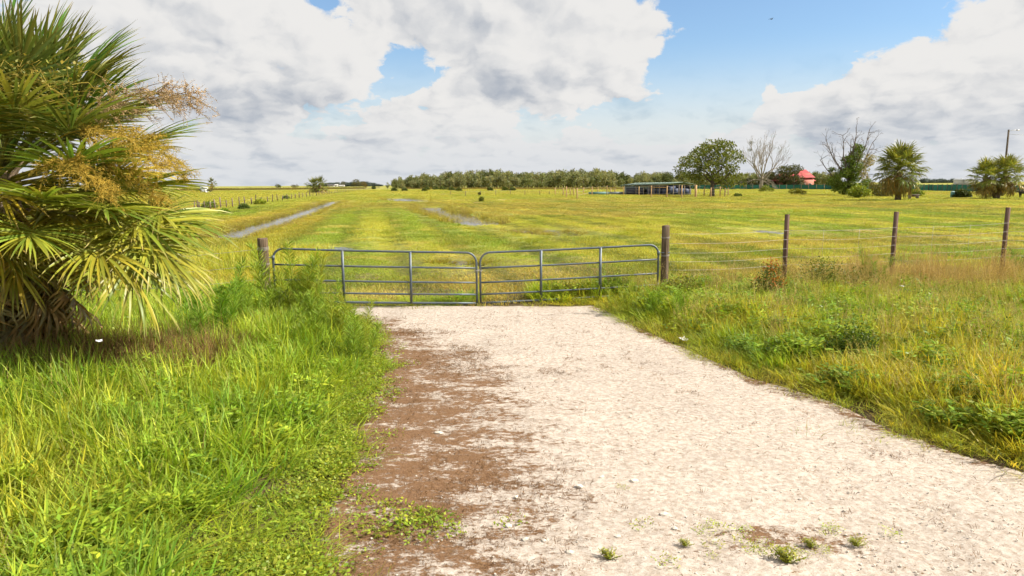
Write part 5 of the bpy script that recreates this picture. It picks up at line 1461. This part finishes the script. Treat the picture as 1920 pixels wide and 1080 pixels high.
def small_things():
    pale = solid('white_sheet_metal', (0.62, 0.63, 0.66), 0.55, var=0.08, scale=0.8)
    rf = solid('grey_sheet_roof', (0.50, 0.51, 0.54), 0.5, var=0.1)
    g = gp(383.5, 361); k = g[1] / FPX
    t_ = thing('shed', 'small white shed standing between two black cattle on the left horizon', 'shed', loc=(g[0], g[1], 0), rz=0.15)
    w, h, d = 11 * k, 8 * k, 2.6
    b = B(); V = [(-w / 2, -d / 2, 0), (w / 2, -d / 2, 0), (w / 2, d / 2, 0), (-w / 2, d / 2, 0), (-w / 2, -d / 2, h), (w / 2, -d / 2, h), (w / 2, d / 2, h), (-w / 2, d / 2, h)]
    b.add(V, [[0, 1, 5, 4], [1, 2, 6, 5], [2, 3, 7, 6], [3, 0, 4, 7], [4, 5, 6, 7]]); ob('wall', b.mesh('wall', pale), t_)
    b = B(); o_ = 0.12; V = [(-w / 2 - o_, -d / 2 - o_, h), (w / 2 + o_, -d / 2 - o_, h), (w / 2 + o_, d / 2 + o_, h), (-w / 2 - o_, d / 2 + o_, h), (-w / 2 - o_, 0, h + 2.2 * k), (w / 2 + o_, 0, h + 2.2 * k)]
    b.add(V, [[0, 1, 5, 4], [2, 3, 4, 5], [3, 2, 1, 0]]); b.add(V, [[1, 2, 5], [3, 0, 4]]); ob('roof', b.mesh('roof', rf), t_)
    ob('door', B().box((w * 0.2, -d / 2 - 0.03, h * 0.4), (0.8, 0.05, h * 0.8)).mesh('door', rf), t_)
    hide = solid('black_hide', (0.012, 0.011, 0.012), 0.6, var=0.2)
    def cow(px, py, rz, label, sc_=1.0, grp='black cattle'):
        g = gp(px, py)
        b = bpy.data.meshes.new('cow'); import bmesh
        bm = bmesh.new()
        J = [(-0.75, 0, 1.12), (-0.3, 0, 1.10), (0.3, 0, 1.10), (0.72, 0, 1.16), (1.0, 0, 1.22), (1.25, 0, 1.16), (1.45, 0, 0.98),
             (-0.72, 0.2, 0.75), (-0.80, 0.2, 0.42), (-0.76, 0.2, 0.02), (-0.72, -0.2, 0.75), (-0.80, -0.2, 0.42), (-0.76, -0.2, 0.02),
             (0.62, 0.18, 0.7), (0.64, 0.18, 0.38), (0.62, 0.18, 0.02), (0.62, -0.18, 0.7), (0.64, -0.18, 0.38), (0.62, -0.18, 0.02), (-0.98, 0, 1.10), (-1.02, 0, 0.6)]
        E = [(0, 1), (1, 2), (2, 3), (3, 4), (4, 5), (5, 6), (0, 7), (7, 8), (8, 9), (0, 10), (10, 11), (11, 12), (3, 13), (13, 14), (14, 15), (3, 16), (16, 17), (17, 18), (0, 19), (19, 20)]
        Rd = [.30, .36, .36, .31, .2, .16, .10, .15, .085, .06, .15, .085, .06, .13, .08, .06, .13, .08, .06, .05, .035]
        lay = bm.verts.layers.skin.verify()
        vs = [bm.verts.new(j) for j in J]
        for e in E: bm.edges.new((vs[e[0]], vs[e[1]]))
        for v, r_ in zip(vs, Rd): v[lay].radius = (r_, r_)
        vs[1][lay].use_root = True
        bm.to_mesh(b); bm.free(); b.materials.append(hide)
        o = ob('cow', b, loc=(g[0], g[1], 0.0), rot=(0, 0, rz), scale=sc_)
        o.modifiers.new('skin', 'SKIN'); sd_ = o.modifiers.new('sub', 'SUBSURF'); sd_.levels = 1; sd_.render_levels = 1
        tag(o, label, 'cow', grp)
    cow(373, 361.2, 0.2, 'black cow left of the small white shed'); cow(391.5, 361.2, 2.9, 'black cow between the white shed and the small palm')
    cow(1919, 371.5, 1.9, 'black cow cut off by the right edge of the picture', 0.95)
    # bench and drum
    wood_ = solid('grey_planks', (0.22, 0.19, 0.15), 0.85, var=0.3, streak=(1, 6, 6))
    g = gp(1713, 373.5); t_ = thing('bench', 'small weathered bench in the grass right of the stout palm', 'bench', loc=(g[0], g[1], 0), rz=0.2)
    for y_ in (-0.2, 0.05, 0.3): ob('seat_plank', B().box((0, y_, 0.78), (1.9, 0.22, 0.07)).mesh('seat_plank', wood_), t_)
    for x_ in (-0.75, 0.75): ob('leg', B().box((x_, 0.05, 0.37), (0.14, 0.6, 0.74)).mesh('leg', wood_), t_)
    ob('apron', B().box((0, -0.24, 0.58), (1.5, 0.05, 0.3)).mesh('apron', solid('dark_plank', (0.10, 0.07, 0.055), 0.9)), t_)
    teal = solid('teal_plastic', (0.10, 0.26, 0.27), 0.5, var=0.12)
    g = gp(1786, 371); t_ = thing('drum', 'teal drum with a pale lid beside the dark spreading bush', 'drum', loc=(g[0], g[1], 0))
    a = np.array([(0, 0, 0), (0, 0, 0.3), (0, 0, 0.34), (0, 0, 0.62), (0, 0, 0.66), (0, 0, 0.98)])
    ob('body', B().tube(a, [0.36, 0.37, 0.40, 0.37, 0.40, 0.36], 16).mesh('body', teal, True), t_)
    ob('lid', B().tube([(0, 0, 0.985), (0, 0, 1.06), (0, 0, 1.16), (0, 0, 1.2)], [0.43, 0.43, 0.30, 0.1], 16).mesh('lid', solid('pale_teal_lid', (0.28, 0.42, 0.44), 0.5), True), t_)
    # pale farm buildings on the left horizon
    wl = solid('white_wall', (0.6, 0.58, 0.56), 0.8, var=0.08); gr_ = solid('dark_roof', (0.12, 0.11, 0.12), 0.7)
    for px, w, h, lab in ((621, 12, 2.6, 'farm building with a dark roof on the left skyline'), (631, 4, 3.0, 'narrow white farm building on the left skyline'), (641, 8, 1.6, 'long low white farm building on the left skyline')):
        g = gp(px, 350.2); k = g[1] / FPX; t_ = thing('farm_building', lab, 'building', loc=(g[0], g[1], 0), group='farm buildings on the left skyline')
        ob('wall', B().box((0, 0, h * k / 2), (w * k, 10, h * k)).mesh('wall', wl), t_)
        b = B(); x_ = w * k / 2 + 1; V = [(-x_, -6, h * k), (x_, -6, h * k), (x_, 6, h * k), (-x_, 6, h * k), (-x_, 0, h * k + 1.8 * k), (x_, 0, h * k + 1.8 * k)]
        b.add(V, [[0, 1, 5, 4], [2, 3, 4, 5], [3, 2, 1, 0]]); b.add(V, [[1, 2, 5], [3, 0, 4]]); ob('roof', b.mesh('roof', gr_ if px == 621 else wl), t_)
    for px, w, lab in ((1800, 10, 'long white roofed building behind the green fence on the right'), (1815, 9, 'low pale building behind the green fence near the two-trunked palm')):
        g = gp(px, 346.5); k = g[1] / FPX; t_ = thing('farm_building', lab, 'building', loc=(g[0], g[1], 0), group='buildings behind the green fence')
        ob('wall', B().box((0, 0, 2), (w * k, 12, 4)).mesh('wall', wl), t_); ob('roof', B().box((0, 0, 4.8), (w * k + 1, 14, 1.6), taper=0.7).mesh('roof', pale), t_)
small_things()

# ------------------------------------------------------------------ near plants that stand out one by one
def fennel_mesh(seed, h, ns):
    rg = np.random.default_rng(seed); b = B()
    for k in range(ns):
        az = rg.random() * 6.28; hh = h * rg.uniform(0.55, 1.0); th = abs(rg.normal(0.16, 0.12)); p0 = np.array([*rg.normal(0, 0.10, 2), -0.03])
        d = np.array([math.cos(az) * math.sin(th), math.sin(az) * math.sin(th), math.cos(th)])
        tt = np.linspace(0, 1, 7)[:, None]; st = p0 + d * hh * tt + np.array([math.cos(az), math.sin(az), -0.2]) * 0.12 * hh * tt ** 2
        b.tube(st, np.linspace(0.006, 0.002, 7), 4, cap=False, r=0.7)
        m_ = int(330 * hh); f = rg.uniform(0.06, 1.0, m_); q = np.stack([np.interp(f, tt[:, 0], st[:, j]) for j in range(3)], 1)
        a = rg.random(m_) * 6.28; l = (0.055 + 0.11 * np.sin(np.clip(f, 0, 1) * 2.6)) * rg.uniform(0.6, 1.2, m_)
        leaves(b, q, np.c_[np.cos(a), np.sin(a), rg.uniform(0.4, 1.5, m_)], l, 0.008)
    return b.mesh('foliage', M['oleaf'])
FEN = [fennel_mesh(s, h, n) for s, h, n in ((1, 1.0, 9), (2, 1.2, 7), (3, 0.8, 11))]
FN = 'feathery green weeds beside the gate'
for i, (px, py, Y, s, col, lab) in enumerate((
        (545, 500, 13.9, 1.6, (0.17, 0.23, 0.026), 'tall feathery weed growing up in front of the left gate leaf'),
        (572, 520, 13.6, 1.25, (0.19, 0.225, 0.028), 'yellow green feathery weed hiding the bottom rails of the left gate leaf'),
        (620, 560, 13.3, 0.85, (0.16, 0.22, 0.026), 'soft low weed below the first upright of the left gate leaf'),
        (455, 560, 12.8, 1.0, (0.15, 0.225, 0.026), 'feathery weed just in front of the left gate post'),
        (395, 560, 11.6, 1.25, (0.12, 0.215, 0.022), 'big soft feathery weed between the palm and the left gate post'),
        (350, 580, 11.0, 0.9, (0.11, 0.19, 0.022), 'feathery weed nearest the drooping palm fronds'),
        (600, 590, 12.3, 1.05, (0.15, 0.215, 0.026), 'rounded feathery weed left of the drive head'),
        (648, 600, 12.2, 0.95, (0.19, 0.225, 0.028), 'yellowish feathery weed at the corner of the drive by the gate'),
        (575, 620, 11.2, 1.0, (0.16, 0.225, 0.026), 'feathery weed in the middle of the tall grass left of the drive'),
        (665, 660, 10.8, 0.85, (0.15, 0.22, 0.026), 'low feathery weed leaning over the left edge of the drive'),
        (1170, 560, 15.0, 0.75, (0.19, 0.23, 0.028), 'low feathery weed below the right gate leaf'),
        (1225, 575, 14.6, 0.8, (0.14, 0.215, 0.024), 'feathery weed in front of the tall round gate post'),
        (1275, 580, 13.9, 0.7, (0.13, 0.21, 0.022), 'bright feathery weed right of the tall round gate post'),
        (1640, 495, 17.3, 1.0, (0.12, 0.19, 0.024), 'bright green feathery weed left of the middle square post'),
        (1590, 500, 17.2, 0.8, (0.13, 0.19, 0.024), 'smaller feathery weed between the two left square posts'),
        (1940, 425, 19.4, 1.0, (0.09, 0.14, 0.026), 'tall dark weed at the right edge behind the wire fence'))):
    g = dp(px, py, Y); z = float(height(np.array([g[0]]), np.array([g[1]]))[0])
    t_ = thing('feathery_weed', lab, 'weed', loc=(g[0], g[1], z), rz=random.random() * 6, group=FN, scale=(s * 1.15, s * 1.15, s * 1.12))
    ob('foliage', FEN[i % 3], t_, color=tuple(c_ * 1.55 for c_ in col))

def leaf_bush(px, py, Y, w, h, n, ls, col, label, name='bush', accents=None, group=None):
    g = dp(px, py, Y); z = float(height(np.array([g[0]]), np.array([g[1]]))[0])
    t_ = thing(name, label, 'bush', loc=(g[0], g[1], z), group=group)
    b = B(); C = lumps(9, w * 0.4, w * 0.35, h * 0.4, rng, -0.9) + [0, 0, h * 0.5]
    for c in C: b.tube([(0, 0, -0.03), c * [0.4, 0.4, 0.5], c], [0.012, 0.008, 0.004], 4, cap=False)
    ob('stem', b.mesh('stem', M['bark']), t_)
    ob('foliage', crown_mesh('foliage', C, np.full(9, w * 0.24), n / 9, ls, M['oleaf'], 0.25), t_, color=col)
    if accents: ob('red_leaves', crown_mesh('red_leaves', C[:4] + [0, 0, h * 0.12], np.full(4, w * 0.2), accents[0] / 4, ls, M['oleaf'], 0.4), t_, color=accents[1])
NB = 'bushes in the weeds by the wire fence'
leaf_bush(1440, 520, 15.9, 1.0, 1.05, 1500, 0.055, (0.10, 0.135, 0.03), 'dark leafy bush with orange red leaves left of the first square post', accents=(420, (0.42, 0.15, 0.04)), group=NB)
leaf_bush(1535, 512, 16.6, 1.5, 0.95, 2100, 0.05, (0.12, 0.155, 0.028), 'broad dark leafy bush between the first and second square posts', group=NB)
leaf_bush(1620, 520, 16.9, 1.1, 0.8, 1300, 0.05, (0.11, 0.165, 0.026), 'small dark leafy bush just left of the second square post', group=NB)
leaf_bush(1600, 668, 10.6, 0.9, 0.55, 1100, 0.05, (0.10, 0.155, 0.024), 'low dark leafy weed in the hollow of the right verge', group=NB)
leaf_bush(520, 545, 14.6, 0.7, 0.65, 900, 0.045, (0.085, 0.12, 0.028), 'dark small leaved bush at the foot of the left gate leaf', group=NB)
leaf_bush(1285, 545, 16.4, 0.9, 0.6, 900, 0.05, (0.16, 0.165, 0.03), 'low weedy bush at the foot of the tall round gate post', group=NB)

# small weeds on the drive
SW = 'small weeds growing on the drive'
wm = weed_mesh('small_weed', 30, 0.13, 12, 0.034, M['oleaf'], 0.012, 0.55)
x, y = sample(1.0, 5.5, 4.3, 6.6, 700); la = litter_amount(x, y); k = (rng.random(700) < sstep(la, 0.3, 0.7) * 0.35) & (drive_sd(x, y) < -0.3); x, y = x[k], y[k]
scatter('low_weeds', COVER, np.c_[x, y, np.full(len(x), 0.015)], rots(len(x), 0.1), np.repeat((0.35 + 0.4 * rng.random(len(x)))[:, None], 3, 1), mixc(OLIVE, LIME, rng.random(len(x))), 'tiny green weeds dotted over the brown patch at the bottom of the drive', 'weeds')
for px, py, s, lab in ((1475, 1058, 1.0, 'largest green weed growing on the drive near the bottom edge'), (1142, 1052, 0.7, 'small weed on the drive at the bottom centre'), (1520, 1030, 0.6, 'small weed just above the largest weed on the drive'), (1605, 1028, 0.55, 'small weed on the drive right of the largest one'), (1285, 1028, 0.5, 'tiny pale weed on the drive left of the largest one')):
    g = gp(px, py); tag(ob('small_weed', wm, loc=(g[0], g[1], 0.02), scale=s, color=(0.30, 0.32, 0.055)), lab, 'weed', SW)
# larger stones, one by one
SG = 'larger pale stones on the drive'
for i, (px, py, r, lab) in enumerate(((822, 815, .062, 'largest flat white stone in the brown moss'), (954, 990, .045, 'round white stone low on the drive near the moss'), (1245, 968, .05, 'white stone near the bottom centre of the drive'), (1265, 995, .035, 'small white stone just below another white stone'), (1158, 1010, .03, 'grey dark sided stone near the bottom centre'), (1087, 915, .048, 'pale stone in the middle of the drive'), (985, 1015, .04, 'pale stone at the lower left of the drive'), (1020, 1018, .03, 'small pale stone beside another at the lower left'), (1128, 898, .035, 'small pale stone in the centre of the drive'), (1190, 905, .055, 'broad half buried pale stone in the centre'), (968, 935, .032, 'small stone left of the centre of the drive'), (1068, 1040, .04, 'pale stone close to the bottom edge'))):
    g = gp(px, py); tag(ob('stone', PEB[i % 4], loc=(g[0], g[1], 0.02), scale=(r, r * 0.8, r * 0.8), rot=(0, 0, i * 1.7)), lab, 'stone', SG)
# litter
paper = solid('white_paper', (0.7, 0.7, 0.72), 0.6, var=0.05)
def scrap(px, py, Y, s, label, z=None):
    g = gp(px, py) if Y is None else dp(px, py, Y); n = 6; u_, v_ = np.meshgrid(np.linspace(-1, 1, n), np.linspace(-0.7, 0.7, n))
    V = np.c_[u_.ravel(), v_.ravel(), 0.35 * rng.random(n * n) + 0.3 * np.abs(u_.ravel())] * s
    V = np.concatenate([V, V + [0, 0, 0.004]]); i, j = np.meshgrid(np.arange(n - 1), np.arange(n - 1), indexing='ij'); o_ = (i * n + j).ravel(); q = np.c_[o_, o_ + 1, o_ + n + 1, o_ + n]
    tag(ob('paper_scrap', mk('paper_scrap', V, np.concatenate([q[:, ::-1], q + n * n]), mat=paper), loc=(g[0], g[1], g[2] + 0.03 if z is None else z), rot=(0.3, 0.1, 0.6)), label, 'litter', 'scraps of litter')
scrap(1280, 641, None, 0.085, 'crumpled white scrap of litter at the right edge of the drive')
scrap(186, 645, 8.3, 0.035, 'crumpled white scrap caught in the grass below the palm')
scrap(1690, 540, 14.5, 0.04, 'white scrap caught in the weeds below the wire fence')

# a bird high over the pasture
def bird():
    p = dp(1446, 36, 90.0); b = B()
    b.tube([(-0.20, 0, 0), (-0.08, 0, 0.02), (0.1, 0, 0.02), (0.22, 0, 0.03)], [0.015, 0.055, 0.06, 0.015], 7)
    o = thing('bird', 'tiny dark bird gliding in the blue gap between the clouds', 'bird', loc=tuple(p), rz=0.4)
    dk = solid('dark_feather', (0.03, 0.03, 0.035), 0.7)
    ob('body', b.mesh('body', dk, True), o)
    for s_ in (-1, 1):
        V = np.array([(0.10, 0, 0.02), (-0.06, 0, 0.02), (-0.03, s_ * 0.22, 0.07), (0.09, s_ * 0.22, 0.08), (-0.08, s_ * 0.48, 0.05), (0.0, s_ * 0.46, 0.06)])
        V = np.concatenate([V, V + [0, 0, 0.012]])
        ob('wing', mk('wing', V, np.array([[0, 1, 2, 3], [3, 2, 4, 5], [6, 9, 8, 7], [9, 11, 10, 8]]), mat=dk), o)
bird()
